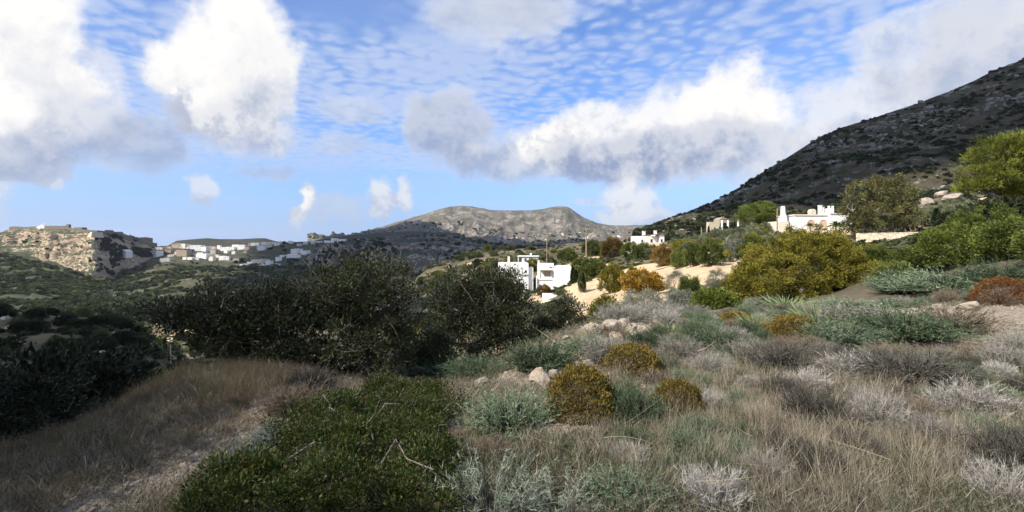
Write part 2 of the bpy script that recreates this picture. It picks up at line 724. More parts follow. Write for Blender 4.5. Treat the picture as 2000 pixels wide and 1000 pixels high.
# ================================================================== terrain
DK = [0.4, 3, 5, 7, 9, 12, 16, 22, 30, 45, 60, 90, 130, 180, 250, 350, 500, 700, 1000, 1500, 2500, 5000, 14000]
TAB = {   # height of the ground relative to the camera, by direction and depth
    -400: [-1.8, -1.9, -2.7, -4.2, -5.5, -7.5, -10, -14, -18, -25, -31, -38, -42, -42, -50, -75, -90, -80, -70, -60, -60, -70, -90],
    0:    [-1.75, -1.75, -2.05, -3.3, -4.6, -6.4, -8.5, -11.5, -15, -20, -25, -30, -31, -23, -45, -80, -90, -80, -70, -60, -60, -70, -90],
    200:  [-1.72, -1.72, -1.85, -2.4, -3.6, -5.4, -7.6, -10.5, -14, -19, -24, -30, -31, -27, -47, -80, -90, -80, -70, -60, -60, -70, -90],
    290:  [-1.7, -1.7, -1.78, -2.0, -3.2, -5, -7.3, -10.2, -14, -19.5, -25, -31, -34, -33, -50, -72, -80, -80, -70, -60, -60, -70, -90],
    350:  [-1.7, -1.7, -1.75, -1.76, -2.9, -4.6, -7, -10, -14, -20, -25, -32, -38, -46, -53, -57, -69, -70, -70, -60, -60, -70, -90],
    500:  [-1.7, -1.7, -1.7, -1.76, -2.2, -3.4, -5.4, -8.5, -12.5, -18, -23, -31, -38, -45, -52, -60, -68, -70, -70, -60, -60, -70, -90],
    700:  [-1.65, -1.65, -1.68, -1.95, -2.4, -3.0, -4.5, -7, -10.5, -15, -19, -26, -33, -40, -48, -60, -75, -80, -70, -60, -60, -70, -90],
    850:  [-1.62, -1.62, -1.7, -2.0, -2.5, -2.9, -4, -6, -8.5, -11.5, -13.5, -17, -19, -19.5, -17, -15, -70, -80, -70, -60, -60, -70, -90],
    950:  [-1.6, -1.6, -1.66, -1.85, -2.2, -2.7, -3.6, -5.2, -7, -9.5, -11, -12.6, -13.2, -12, -9.5, -6, -8, -70, -70, -60, -60, -70, -90],
    1050: [-1.6, -1.6, -1.6, -1.65, -1.8, -2.3, -3.2, -4.5, -6, -8, -9.5, -11.2, -12, -9.5, -6.5, -4, -8, -60, -70, -60, -60, -70, -90],
    1150: [-1.6, -1.6, -1.55, -1.55, -1.62, -1.9, -2.6, -3.6, -4.6, -5.7, -6.7, -8.3, -8, -5.5, -2.5, -1.5, -6, -40, -60, -60, -60, -70, -90],
    1250: [-1.6, -1.6, -1.6, -1.6, -1.6, -1.75, -2.4, -3.2, -4, -4.9, -5.5, -5.5, -4.3, -1.5, .3, 0, -6, -30, -60, -60, -60, -70, -90],
    1400: [-1.62, -1.62, -1.65, -1.65, -1.65, -1.8, -2.1, -2.8, -3.4, -3.6, -3.3, -2.0, .5, 3.2, 4.5, 2, -6, -30, -60, -60, -60, -70, -90],
    1550: [-1.65, -1.65, -1.65, -1.65, -1.65, -1.7, -2, -2.6, -2.9, -2.7, -2, .4, 3.6, 7, 10, 8, 0, -30, -60, -60, -60, -70, -90],
    1750: [-1.65, -1.65, -1.62, -1.6, -1.58, -1.6, -1.7, -1.6, -1.3, -.6, -.3, .2, 4.6, 12, 18, 16, 0, -30, -60, -60, -60, -70, -90],
    2000: [-1.65, -1.65, -1.62, -1.58, -1.5, -1.35, -1.0, -.3, .7, 2.5, 4.5, 8.5, 14, 20, 26, 20, 0, -30, -60, -60, -60, -70, -90],
    2400: [-1.65, -1.65, -1.6, -1.5, -1.3, -1.0, -.3, 1, 2.5, 6, 9, 15, 22, 28, 30, 20, 0, -30, -60, -60, -60, -70, -90],
}
TPX = np.array(sorted(TAB), float)
TZ = np.array([TAB[int(p)] for p in TPX])
LD = np.log(np.array(DK))


def table_z(px, d):
    """smooth lookup (cubic in direction, cubic in log depth)"""
    px = np.clip(np.asarray(px, float), TPX[0], TPX[-1])
    ld = np.log(np.clip(np.asarray(d, float), DK[0], DK[-1]))
    i = np.clip(np.searchsorted(TPX, px, 'right') - 1, 0, len(TPX) - 2)
    j = np.clip(np.searchsorted(LD, ld, 'right') - 1, 0, len(LD) - 2)
    u = (px - TPX[i]) / (TPX[i + 1] - TPX[i])
    t = (ld - LD[j]) / (LD[j + 1] - LD[j])
    u = u * u * (3 - 2 * u) * .6 + u * .4

    def cr(col):
        a = TZ[col, np.maximum(j - 1, 0)]
        b = TZ[col, j]
        c = TZ[col, j + 1]
        e = TZ[col, np.minimum(j + 2, len(LD) - 1)]
        m0 = (c - a) * .5
        m1 = (e - b) * .5
        # keep steps in the profile from overshooting
        lim = 1.5 * np.abs(c - b)
        m0 = np.clip(m0, -lim, lim)
        m1 = np.clip(m1, -lim, lim)
        t2 = t * t
        t3 = t2 * t
        return (2 * t3 - 3 * t2 + 1) * b + (t3 - 2 * t2 + t) * m0 + (-2 * t3 + 3 * t2) * c + (t3 - t2) * m1
    return cr(i) * (1 - u) + cr(i + 1) * u


def H(x, y):
    """height of the ground at a place"""
    x = np.asarray(x, float)
    y = np.asarray(y, float)
    r = np.hypot(x, y)
    th = np.clip(np.arctan2(x, y), -R(54.4), R(54.4))
    d = np.maximum(r * np.cos(th), .4)
    px = 1000 + 1000 * np.tan(th)
    near = sstep(d, 5, 1.5)
    pxn = px * (1 - near) + 1000 * near
    z = table_z(px, d) * (1 - near) + table_z(pxn, d) * near
    z = z + fbm(x * .9, y * .9, 4, 3) * .16 * sstep(d, 2, 5) + fbm(x / 9, y / 9, 4, 7) * .9 * sstep(d, 14, 60) + fbm(x / 45, y / 45, 5, 9) * 5 * sstep(d, 90, 300)
    return z + fbm(x * 4, y * 4, 3, 5) * .05


def Hs(x, y):
    return float(H(np.array([x]), np.array([y]))[0])


def hit(px, py, dmin=2.2, dmax=600):
    """where the sight line through px, py first meets the ground"""
    d = np.exp(np.linspace(math.log(dmin), math.log(dmax), 900))
    x = (px - 1000) / F * d
    z = (HOR - py) / F * d
    below = z <= H(x, d)
    if not below.any():
        k = len(d) - 1
    else:
        k = int(np.argmax(below))
    return Vector((x[k], d[k], Hs(x[k], d[k])))


def on(px, d, dz=0.0):
    """ground point in the direction px at depth d"""
    x = (px - 1000) / F * d
    return Vector((x, d, Hs(x, d) + dz))


def blob(x, y, cx, cy, rx, ry, rot=0.0):
    c, s = math.cos(rot), math.sin(rot)
    a = ((x - cx) * c + (y - cy) * s) / rx
    b = (-(x - cx) * s + (y - cy) * c) / ry
    return np.clip(1.6 - np.sqrt(a * a + b * b), 0, 1)


def poly_d(x, y, pts):
    """distance to an open polyline"""
    best = np.full(np.shape(x), 1e9)
    for (ax, ay), (bx, by) in zip(pts[:-1], pts[1:]):
        vx, vy = bx - ax, by - ay
        t = np.clip(((x - ax) * vx + (y - ay) * vy) / (vx * vx + vy * vy), 0, 1)
        best = np.minimum(best, np.hypot(x - ax - t * vx, y - ay - t * vy))
    return best


PATH_L = [(-2.2, 2.0), (-2.5, 3.2), (-2.5, 4.2), (-2.3, 5.2), (-2.1, 6.5)]         # earth footpath on the left
PATH_R = [(15.0, 5.0), (11.6, 9.0), (9.6, 11.2), (8.6, 9.6), (10.5, 7.2)]           # stony track on the right
SAND = [  # px, depth, half width (m) across, half width along
    (1160, 60, 3.2, 16, .15), (1190, 50, 4.0, 8, 0), (1165, 85, 4, 14, 0), (1140, 190, 5, 16, 0), (1120, 165, 4, 10, 0), (1180, 120, 8, 12, 0), (1150, 150, 6, 14, 0),
    (1260, 84, 9, 9, 0), (1330, 70, 9, 8, -.2), (1410, 60, 7, 7, 0), (1390, 50, 4, 7, 0), (1290, 165, 12, 10, 0), (1320, 130, 10, 3, 0), (1430, 110, 8, 3, 0),
    (905, 200, 5, 5, 0), (880, 110, 4, 4, 0), (930, 260, 10, 5, 0), (1060, 115, 6, 5, 0), (390, 330, 26, 10, -.2), (440, 340, 16, 6, -.1), (345, 230, 6, 18, .3), (1600, 118, 12, 8, 0),
    (1850, 140, 14, 6, .2), (840, 160, 4, 4, 0),
    (1350, 64, 10, 9, 0), (1385, 72, 9, 8, 0), (1300, 76, 9, 8, 0), (1230, 66, 6, 8, 0), (1170, 72, 6, 12, 0), (1200, 42, 4, 6, 0), (1420, 52, 5, 7, 0), (1180, 105, 8, 10, 0), (1240, 105, 10, 8, 0), (1300, 100, 9, 6, 0)]


def sand_at(x, y):
    s = np.zeros(np.shape(x))
    for px, d, a, b, r in SAND:
        s = np.maximum(s, blob(x, y, (px - 1000) / F * d, d, a, b, r))
    return s


def gravel_at(x, y):
    n = fbm(x * 1.3, y * 1.3, 3, 21) * .5
    g = sstep(poly_d(x, y, PATH_L) + n, .75, .25) * .9
    g = np.maximum(g, sstep(poly_d(x, y, PATH_R) + n * 1.5, 1.9, 1.0))
    g = np.maximum(g, blob(x, y, .45, 4.7, .5, .55))
    g = np.maximum(g, blob(x, y, .35, 6.6, .5, .8))
    g = np.maximum(g, blob(x, y, 2.2, 10.2, .7, 1.2))
    g = np.maximum(g, blob(x + n, y + n, 8.4, 8.6, 1.3, 1.5))
    return g


def make_ground():
    th = np.concatenate([np.linspace(-180, -60, 16)[:-1], np.linspace(-60, 60, 461), np.linspace(60, 180, 16)[1:]])
    th = np.radians(th)
    r = np.concatenate([[0.15], np.exp(np.linspace(math.log(.6), math.log(14000), 420))])
    T, RR = np.meshgrid(th, r)
    x = RR * np.sin(T)
    y = RR * np.cos(T)
    z = H(x, y)
    nr, nc = x.shape
    v = np.stack([x, y, z], -1).reshape(-1, 3)
    idx = np.arange(nr * nc).reshape(nr, nc)
    f4 = np.stack([idx[:-1, :-1], idx[:-1, 1:], idx[1:, 1:], idx[1:, :-1]], -1).reshape(-1, 4)
    mb = MB()
    mb.add(v, f4=f4[:, ::-1])
    o = mb.build('ground', ground_mat(), smooth=True)
    me = o.data
    for nm, val in (('sand', sand_at(x, y)), ('gravel', gravel_at(x, y)), ('far', sstep(RR, 14, 40))):
        a = me.attributes.new(nm, 'FLOAT', 'POINT')
        a.data.foreach_set('value', np.asarray(val, np.float32).ravel())
    tag(o, kind='structure')
    return o


make_ground()


class Loft:
    """a hill lofted through lines at given depths; each line is [(px, py)], depth a number or [(px, d)]"""

    def __init__(self, name, rows, mat, nx=260, sub=14, amp=0.0, scale=60.0, seed=1, px0=None, px1=None, ridge_amp=.3, fine=0.0, last_front=None, strat=0.0, strat_s=(0, 99)):
        self.rows = rows
        self.lf = last_front if last_front is not None else len(rows) - 1
        x0 = px0 if px0 is not None else rows[0][1][0][0]
        x1 = px1 if px1 is not None else rows[0][1][-1][0]
        self.amp, self.scale, self.seed = amp, scale, seed
        px = np.linspace(x0, x1, nx)
        D, PY = self.cols(px)
        ds, ps, ss = [], [], []
        for i in range(len(rows) - 1):
            for k in range(sub):
                t = k / sub
                ds.append(D[i] * (1 - t) + D[i + 1] * t)
                ps.append(PY[i] * (1 - t) + PY[i + 1] * t)
                ss.append(i + t)
        ds.append(D[-1])
        ps.append(PY[-1])
        ss.append(len(rows) - 1)
        d = np.array(ds)
        py = np.array(ps)
        s = np.array(ss)[:, None]
        X = (px[None] - 1000) / F * d
        Z = (HOR - py) / F * d
        w = ridge_amp + (1 - ridge_amp) * np.clip(np.abs(s - self.lf) / 0.7, 0, 1)
        w = np.where(s < .3, w * (s / .3), w)
        off = fbm(X / scale, d / scale + Z / scale, 6, seed) * amp * w
        if fine:
            off = off + ridged(X / (scale * .35), (d + Z * 1.5) / (scale * .35), 5, seed + 40) * fine * w
        Z = Z + off
        Y = d
        if strat:
            # ledges and gullies of a rock face push it in and out
            w2 = w * sstep(s, strat_s[0] - .25, strat_s[0] + .15) * sstep(s, strat_s[1] + .3, strat_s[1] - .1)
            Y = d + (ridged(X / (scale * .5), Z / (scale * .9), 5, seed + 9) - .4) * strat * w2 + fbm(X / (scale * 2), Z / (scale * .18), 4, seed + 13) * strat * .6 * w2
        v = np.stack([X, Y, Z], -1).reshape(-1, 3)
        nr, nc = X.shape
        idx = np.arange(nr * nc).reshape(nr, nc)
        f4 = np.stack([idx[:-1, :-1], idx[:-1, 1:], idx[1:, 1:], idx[1:, :-1]], -1).reshape(-1, 4)
        mb = MB()
        mb.add(v, f4=f4)
        self.o = tag(mb.build(name, mat, smooth=True), kind='structure')
        self.V = v.reshape(nr, nc, 3)
        self.px = px
        self.S = np.broadcast_to(s, X.shape)

    def cols(self, px):
        D, PY = [], []
        for d, line in self.rows:
            lx = [p[0] for p in line]
            ly = [p[1] for p in line]
            PY.append(np.interp(px, lx, ly))
            if hasattr(d, '__len__'):
                D.append(np.interp(px, [q[0] for q in d], [q[1] for q in d]))
            else:
                D.append(np.full(np.shape(px), float(d)))
        return np.array(D), np.array(PY)

    def at(self, px, py):
        """the surface point seen nearest to px, py on the front side"""
        V = self.V
        front = self.S <= self.lf
        vx = 1000 + V[..., 0] / V[..., 1] * F
        vy = HOR - V[..., 2] / V[..., 1] * F
        e = (vx - px) ** 2 + (vy - py) ** 2
        e = np.where(front, e, 1e12)
        k = np.unravel_index(np.argmin(e), e.shape)
        return Vector(V[k])

    def sample(self, n, smin=0.0, smax=None, rng=None):
        """random points on the front side, spread evenly over the picture"""
        rng = rng or RNG
        smax = self.lf if smax is None else smax
        nr, nc, _ = self.V.shape
        rows = np.where((self.S[:, 0] >= smin) & (self.S[:, 0] <= smax))[0]
        i = rng.integers(rows[0], rows[-1], n)
        j = rng.integers(0, nc - 1, n)
        a = rng.random(n)[:, None]
        b = rng.random(n)[:, None]
        V = self.V
        p = V[i, j] * (1 - a) * (1 - b) + V[i + 1, j] * a * (1 - b) + V[i, j + 1] * (1 - a) * b + V[i + 1, j + 1] * a * b
        return p


m_fort = hill_mat('fort_rock_and_scrub', C(.15, .13, .09), C(.050, .058, .034), C(.50, .40, .29), vs=.045, rs=.03, veg_amt=.60, rock_amt=.26, bump=2.0, rock2=C(.20, .15, .10), slope=(.50, .72))
m_village = hill_mat('village_slope', C(.19, .165, .115), C(.048, .050, .030), C(.36, .32, .26), vs=.03, rs=.04, veg_amt=.60, rock_amt=.25, bump=1.5)
m_back = hill_mat('dark_back_hill', C(.10, .085, .065), C(.034, .037, .028), C(.22, .19, .16), vs=.012, rs=.02, veg_amt=.60, rock_amt=.22, bump=2)
m_gorge = hill_mat('gorge_rock', C(.12, .11, .09), C(.030, .040, .026), C(.34, .30, .26), vs=.02, rs=.022, veg_amt=.5, rock_amt=.40, bump=4, rock2=C(.11, .095, .085), slope=(.45, .75))
m_mount = hill_mat('far_mountain_rock', C(.17, .148, .12), C(.066, .068, .045), C(.32, .285, .25), vs=.008, rs=.014, veg_amt=.5, rock_amt=.42, bump=6, rock2=C(.20, .165, .14), slope=(.3, .6))
m_right = hill_mat('mountain_scrub', C(.105, .088, .060), C(.028, .030, .015), C(.34, .31, .28), vs=.06, rs=.07, veg_amt=.5, rock_amt=.36, bump=2.5, veg2=C(.050, .050, .026), rock2=C(.13, .12, .11), slope=(.38, .52))

fort_d = [(-500, 990), (-50, 930), (60, 900), (185, 850), (197, 862), (300, 1080), (360, 1200)]


def dplus(ds, k):
    return [(a, b + k) for a, b in ds]


fort = Loft('fort_hill', [
    ([(-500, 380), (0, 380), (200, 370), (300, 440), (360, 560)], [(-500, 720), (0, 730), (150, 730), (250, 720), (300, 680), (360, 680)]),
    ([(-500, 490), (0, 490), (200, 480), (300, 560), (360, 700)], [(-500, 630), (0, 612), (150, 612), (250, 604), (300, 590), (360, 610)]),
    (dplus(fort_d, -50), [(-500, 540), (-50, 500), (0, 486), (40, 492), (90, 505), (130, 522), (160, 532), (190, 542), (230, 545), (270, 530), (300, 518), (360, 545)]),
    (dplus(fort_d, -6), [(-500, 500), (-50, 474), (0, 462), (15, 456), (60, 452), (110, 455), (150, 462), (187, 459), (200, 466), (240, 475), (285, 486), (305, 497), (360, 535)]),
    (dplus(fort_d, 12), [(-500, 488), (-50, 466), (0, 455), (18, 446), (60, 443), (130, 445), (165, 449), (200, 453), (235, 457), (255, 463), (285, 471), (303, 484), (360, 530)]),
    (dplus(fort_d, 160), [(-500, 560), (0, 540), (200, 540), (360, 560)]),
], m_fort, nx=420, sub=24, amp=7, scale=55, seed=4, ridge_amp=.10, fine=2.0, last_front=4, strat=15, strat_s=(2, 4))

village = Loft('village_hill', [
    (400, [(230, 700), (400, 700), (500, 690), (700, 720), (840, 720)]),
    (560, [(230, 616), (400, 606), (500, 598), (700, 600), (780, 605), (840, 640)]),
    (760, [(230, 560), (300, 550), (400, 545), (500, 546), (600, 545), (680, 552), (760, 575), (840, 600)]),
    (930, [(230, 530), (300, 520), (340, 520), (430, 522), (560, 520), (620, 520), (680, 535), (760, 560), (840, 580)]),
    (1200, [(230, 490), (300, 481), (340, 479), (420, 483), (500, 477), (560, 473), (620, 471), (700, 470), (760, 474), (840, 490)]),
    (1500, [(230, 520), (840, 530)]),
], m_village, nx=320, sub=16, amp=5, scale=70, seed=8, ridge_amp=.12, fine=1.2, last_front=4)

back = Loft('dark_back_hill', [
    (1500, [(280, 500), (900, 500)]),
    (1800, [(280, 492), (325, 481), (345, 470), (380, 467), (405, 465), (430, 467), (470, 467), (500, 465), (518, 465), (535, 470), (560, 475), (600, 474), (630, 466), (660, 462), (700, 458), (740, 455), (800, 452), (900, 455)]),
    (2200, [(280, 520), (900, 520)]),
], m_back, nx=260, sub=16, amp=9, scale=160, seed=12, ridge_amp=.15, last_front=1)

gorge_d = [(500, 420), (600, 200), (680, 40), (760, 0), (1120, 0)]
gorge = Loft('gorge_cliff', [
    (dplus(gorge_d, 430), [(500, 720), (700, 720), (800, 700), (860, 680), (930, 640), (1000, 600), (1120, 600)]),
    (dplus(gorge_d, 560), [(500, 600), (700, 590), (800, 575), (860, 560), (930, 540), (1000, 520), (1120, 510)]),
    (dplus(gorge_d, 720), [(500, 560), (620, 530), (700, 525), (760, 522), (820, 516), (880, 515), (930, 510), (1000, 500), (1120, 498)]),
    (dplus(gorge_d, 800), [(500, 540), (600, 500), (660, 484), (720, 479), (780, 477), (830, 479), (880, 484), (940, 488), (1000, 491), (1120, 492)]),
    (1250, [(500, 520), (600, 482), (700, 468), (760, 462), (820, 458), (870, 458), (930, 468), (1000, 478), (1120, 484)]),
    (1500, [(500, 530), (1120, 520)]),
], m_gorge, nx=360, sub=18, amp=14, scale=95, seed=15, ridge_amp=.12, fine=6, last_front=4, strat=34, strat_s=(1.5, 3.3))

mount = Loft('far_mountain', [
    (1700, [(600, 492), (800, 492), (1000, 492), (1150, 490), (1320, 486), (1420, 486)]),
    (2500, [(600, 478), (700, 470), (800, 462), (900, 464), (1000, 470), (1100, 472), (1200, 470), (1320, 466), (1420, 466)]),
    (3300, [(600, 474), (660, 466), (700, 460), (722, 450), (760, 438), (800, 427), (840, 415), (876, 404), (900, 402), (925, 404), (960, 410), (1000, 412), (1040, 411), (1075, 406), (1096, 403), (1110, 405), (1122, 413), (1142, 426), (1166, 436), (1190, 441), (1250, 440), (1300, 437), (1420, 432)]),
    (4200, [(600, 500), (1420, 500)]),
], m_mount, nx=420, sub=40, amp=46, scale=330, seed=22, ridge_amp=.10, fine=48, last_front=2)

right_ridge = [(1240, 462), (1290, 441), (1340, 419), (1400, 392), (1450, 362), (1500, 330), (1550, 299), (1600, 268), (1640, 250), (1700, 232), (1760, 212), (1800, 199), (1850, 181), (1900, 159), (1940, 138), (2000, 115), (2100, 70), (2300, 0), (2700, -60)]
rmount = Loft('rocky_mountain', [
    (185, [(1240, 490), (1400, 468), (1550, 455), (1700, 440), (1850, 425), (2000, 400), (2300, 380), (2700, 380)]),
    (270, [(1240, 474), (1320, 451), (1400, 437), (1500, 428), (1600, 412), (1700, 384), (1800, 366), (1900, 350), (2000, 330), (2300, 280), (2700, 240)]),
    (480, right_ridge),
    (640, [(1240, 520), (1600, 420), (2000, 320), (2700, 250)]),
], m_right, nx=460, sub=46, amp=9, scale=60, seed=31, ridge_amp=.16, fine=2.2, last_front=2)

# ================================================================== plant makers
ML = {
    'mastic': leaf_mat('mastic_leaf', C(.014, .019, .008), C(.066, .078, .031), .15, .5, .35),
    'mastic_low': leaf_mat('low_mastic_leaf', C(.012, .021, .005), C(.068, .094, .018), .20, .5, .25, third=C(.11, .075, .03)),
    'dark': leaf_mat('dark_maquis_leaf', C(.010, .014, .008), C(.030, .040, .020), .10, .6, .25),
    'tamarisk': leaf_mat('golden_tamarisk_leaf', C(.082, .076, .012), C(.30, .265, .045), .26, .7, .15),
    'rust': leaf_mat('rusty_tamarisk_leaf', C(.080, .055, .018), C(.26, .165, .045), .18, .7, .15),
    'orange': leaf_mat('orange_tamarisk_leaf', C(.15, .088, .014), C(.44, .265, .045), .18, .7, .15),
    'green': leaf_mat('green_juniper_leaf', C(.034, .052, .013), C(.155, .180, .042), .26, .65, .2),
    'bright': leaf_mat('bright_green_leaf', C(.040, .060, .012), C(.165, .20, .034), .28, .55, .3),
    'pine': leaf_mat('pine_needle', C(.058, .070, .012), C(.27, .285, .040), .28, .6, .25),
    'olive': leaf_mat('olive_leaf', C(.072, .085, .046), C(.26, .28, .165), .25, .55, .3),
    'euca': leaf_mat('eucalyptus_leaf', C(.066, .066, .022), C(.26, .24, .09), .24, .5, .35),
    'cypress': leaf_mat('cypress_leaf', C(.012, .022, .010), C(.045, .065, .024), .1, .7, .15),
    'scrub': leaf_mat('scrub_leaf', C(.042, .056, .026), C(.138, .158, .068), .2, .7, .15),
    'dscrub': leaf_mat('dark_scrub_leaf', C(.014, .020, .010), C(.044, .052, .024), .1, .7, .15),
    'greygreen': leaf_mat('grey_green_leaf', C(.10, .11, .085), C(.30, .31, .25), .2, .7, .2),
    'spiny': leaf_mat('spiny_green_stem', C(.060, .088, .052), C(.25, .32, .20), .15, .6, .25),
    'spinydark': leaf_mat('dark_spiny_stem', C(.030, .050, .026), C(.130, .175, .095), .15, .6, .25),
    'pale': leaf_mat('pale_thorn_stem', C(.13, .155, .115), C(.42, .47, .36), .15, .6, .25),
    'blue': leaf_mat('blue_green_sage_leaf', C(.12, .15, .14), C(.34, .40, .37), .2, .7, .2),
    'bulb': leaf_mat('strap_leaf', C(.10, .135, .065), C(.34, .39, .20), .25, .5, .3),
    'cushion': leaf_mat('ochre_cushion_leaf', C(.082, .060, .014), C(.295, .220, .055), .18, .7, .15),
    'redcushion': leaf_mat('red_brown_cushion_leaf', C(.06, .022, .010), C(.24, .10, .03), .15, .7, .15),
    'greytwig': leaf_mat('pale_grey_twig', C(.15, .135, .12), C(.50, .47, .43), .05, .85, .1),
    'darktwig': leaf_mat('dark_purple_twig', C(.034, .032, .027), C(.125, .117, .10), .05, .85, .1),
    'mauvetwig': leaf_mat('mauve_grey_twig', C(.105, .097, .083), C(.33, .31, .27), .05, .85, .1),
    'browntwig': leaf_mat('brown_twig', C(.075, .058, .042), C(.26, .21, .155), .05, .85, .1),
    'grass': leaf_mat('dry_grass', C(.15, .135, .10), C(.47, .43, .335), .25, .8, .15),
    'shadegrass': leaf_mat('shade_darkened_grass', C(.085, .066, .040), C(.30, .24, .155), .25, .8, .15),  # dry grass darkened so the bank's shade sits in its colour
    'litter': leaf_mat('dead_grass_litter', C(.07, .061, .045), C(.30, .265, .20), .15, .85, .1),
    'weed': leaf_mat('low_green_weed', C(.040, .050, .026), C(.15, .17, .09), .2, .7, .2),
    'grasslong': leaf_mat('tall_straw_grass', C(.22, .185, .135), C(.58, .50, .39), .25, .8, .15),
    'straw': leaf_mat('bleached_straw', C(.40, .34, .24), C(.70, .63, .49), .1, .8, .15),
    'bark': plain_mat('grey_bark', C(.30, .27, .235), .9, .1, .5, 9.0, .02),
    'wood': plain_mat('weathered_pole_wood', C(.36, .27, .19), .85, .15, .35, 3.0, .01),
}


def leaf_cloud(mb, cen, out, rc, n, L_, W_, up=.35, spread=.75, flat=.75, tint=None, jit=.35):
    """n leaves round every clump centre"""
    m = len(cen)
    c = np.repeat(cen, n, 0)
    o = np.repeat(out, n, 0)
    rr = np.repeat(np.broadcast_to(rc, (m,)), n)[:, None]
    dv = rdirs(m * n)
    rad = RNG.random(m * n)[:, None] ** .45
    off = dv * rad * rr
    off[:, 2] *= flat
    A = unit(dv * .7 + o * .6 + np.array([0, 0, up]) + RNG.normal(size=(m * n, 3)) * spread * .6)
    S = unit(np.cross(A, RNG.normal(size=(m * n, 3))))
    sc = RNG.uniform(.65, 1.3, m * n)
    ct = RNG.random(m) if tint is None else tint
    t = np.clip(np.repeat(ct, n) * (1 - jit) + RNG.random(m * n) * jit, 0, 1)
    mb.leaves(c + off, A, S, L_ * sc, W_ * sc, t)


def clumps(blobs, n, lo=.55, hi=1.0, zcut=-.75, seedrough=.18):
    """clump centres through the outer part of a union of ellipsoids; returns centres and outward directions"""
    B = np.array(blobs, float)
    area = (B[:, 3] * B[:, 4] + B[:, 3] * B[:, 5] + B[:, 4] * B[:, 5])
    C_, O_ = [], []
    tries = 0
    while sum(len(c) for c in C_) < n and tries < 40:
        tries += 1
        k = RNG.choice(len(B), n, p=area / area.sum())
        dv = rdirs(n)
        dv = dv[:]
        rough = 1 + seedrough * np.sin(dv[:, 0] * 5 + k) * np.cos(dv[:, 1] * 4.3 + k * 2) + seedrough * .5 * RNG.normal(size=n)
        rad = (lo + (hi - lo) * RNG.random(n) ** .6) * rough
        p = B[k, :3] + dv * rad[:, None] * B[k, 3:]
        ok = dv[:, 2] * rad > zcut
        for b in range(len(B)):
            e = np.sqrt((((p - B[b, :3]) / B[b, 3:]) ** 2).sum(1))
            ok &= (e > lo * .92) | (k == b)
        C_.append(p[ok])
        O_.append(unit(dv / B[k, 3:])[ok])
    return np.concatenate(C_)[:n], np.concatenate(O_)[:n]


def limb(mb, a, b, r0, r1, wig=.15, seg=6, sides=5, sag=0.0):
    a = np.asarray(a, float)
    b = np.asarray(b, float)
    t = np.linspace(0, 1, seg + 1)[:, None]
    L_ = np.linalg.norm(b - a)
    p = a + (b - a) * t
    w = RNG.normal(size=(seg + 1, 3)) * wig * L_ * .25
    w[0] = 0
    w[-1] = 0
    p = p + w * np.sin(t * np.pi)
    p[:, 2:] += (np.sin(t * np.pi) * sag * L_)
    mb.tube(p, np.linspace(r0, r1, seg + 1), sides)
    return p


def tree_mesh(blobs, n_cl, rc, n_leaf, L_, W_, lmat, trunk_r, stems, n_limb, name_crown='crown', up=.35, flat=.75, zcut=-.75, lo=.55, twig=0.0, bark='bark', spread=.75, jit=.35, rough=.18, twigs_out=0, branch=True):
    """returns (trunk mesh, crown mesh) in local coordinates, base at the origin"""
    cen, out = clumps(blobs, n_cl, lo, 1.0, zcut, rough)
    mb = MB()
    leaf_cloud(mb, cen, out, rc * RNG.uniform(.7, 1.3, len(cen)), n_leaf, L_, W_, up, spread, flat, jit=jit)
    crown = mb.mesh(name_crown, ML[lmat])
    tb = MB()
    forks = []
    for s in range(stems):
        b = blobs[s % len(blobs)]
        base = np.array([RNG.normal() * trunk_r * 1.5, RNG.normal() * trunk_r * 1.5, -.15])
        tip = np.array(b[:3]) + RNG.normal(size=3) * np.array(b[3:]) * .18
        tip[2] = max(b[2] - b[5] * .25, .25)
        forks.append(limb(tb, base, tip, trunk_r, trunk_r * .45, .5, 7, 6))
    if branch:
        F_ = np.concatenate(forks)[2:]
        pick = RNG.choice(len(cen), min(n_limb, len(cen)), replace=False)
        for i in pick:
            k = np.argmin(np.linalg.norm(F_ - cen[i], axis=1) + RNG.random(len(F_)) * .3)
            limb(tb, F_[k], cen[i] + out[i] * rc * .4, trunk_r * .30, trunk_r * .06, .45, 5, 4)
    if twigs_out:
        pick = RNG.choice(len(cen), twigs_out)
        c = cen[pick] - out[pick] * rc
        D = unit(out[pick] + RNG.normal(size=(twigs_out, 3)) * .5 + np.array([0, 0, .5]))
        ln = rc * RNG.uniform(1.6, 3.2, twigs_out)
        tb.ribbons(c, D, ln, RNG.normal(size=(twigs_out, 3)) * ln[:, None] * .25, twig or .008, RNG.random(twigs_out), 4)
    return tb.mesh('trunk', ML[bark]), crown


def plant(name, label, cat, loc, meshes, rz=0.0, s=1.0, group=None):
    r = empty(name, loc, rz, label, cat, group)
    r.scale = s if hasattr(s, '__len__') else (s, s, s)
    for me, nm in meshes:
        link(bpy.data.objects.new(nm, me), r)
    return r


def shade_core(tb, n, hgt, w=.035):
    """dense dark twigs added in the heart of a shrub to block light there"""
    a = RNG.uniform(0, 2 * np.pi, n)
    ti = RNG.random(n) ** .6 * 1.5
    D = np.stack([np.cos(a) * np.sin(ti), np.sin(a) * np.sin(ti), np.cos(ti)], 1)
    ln = (.36 * np.sin(ti) + hgt * .62 * np.cos(ti)) * RNG.uniform(.6, 1.0, n)
    tb.ribbons(np.zeros((n, 3)), D, ln, RNG.normal(size=(n, 3)) * .03, w, RNG.random(n) * .5, 3)  # wide dark ribbons, added so the inside of the shrub goes dark


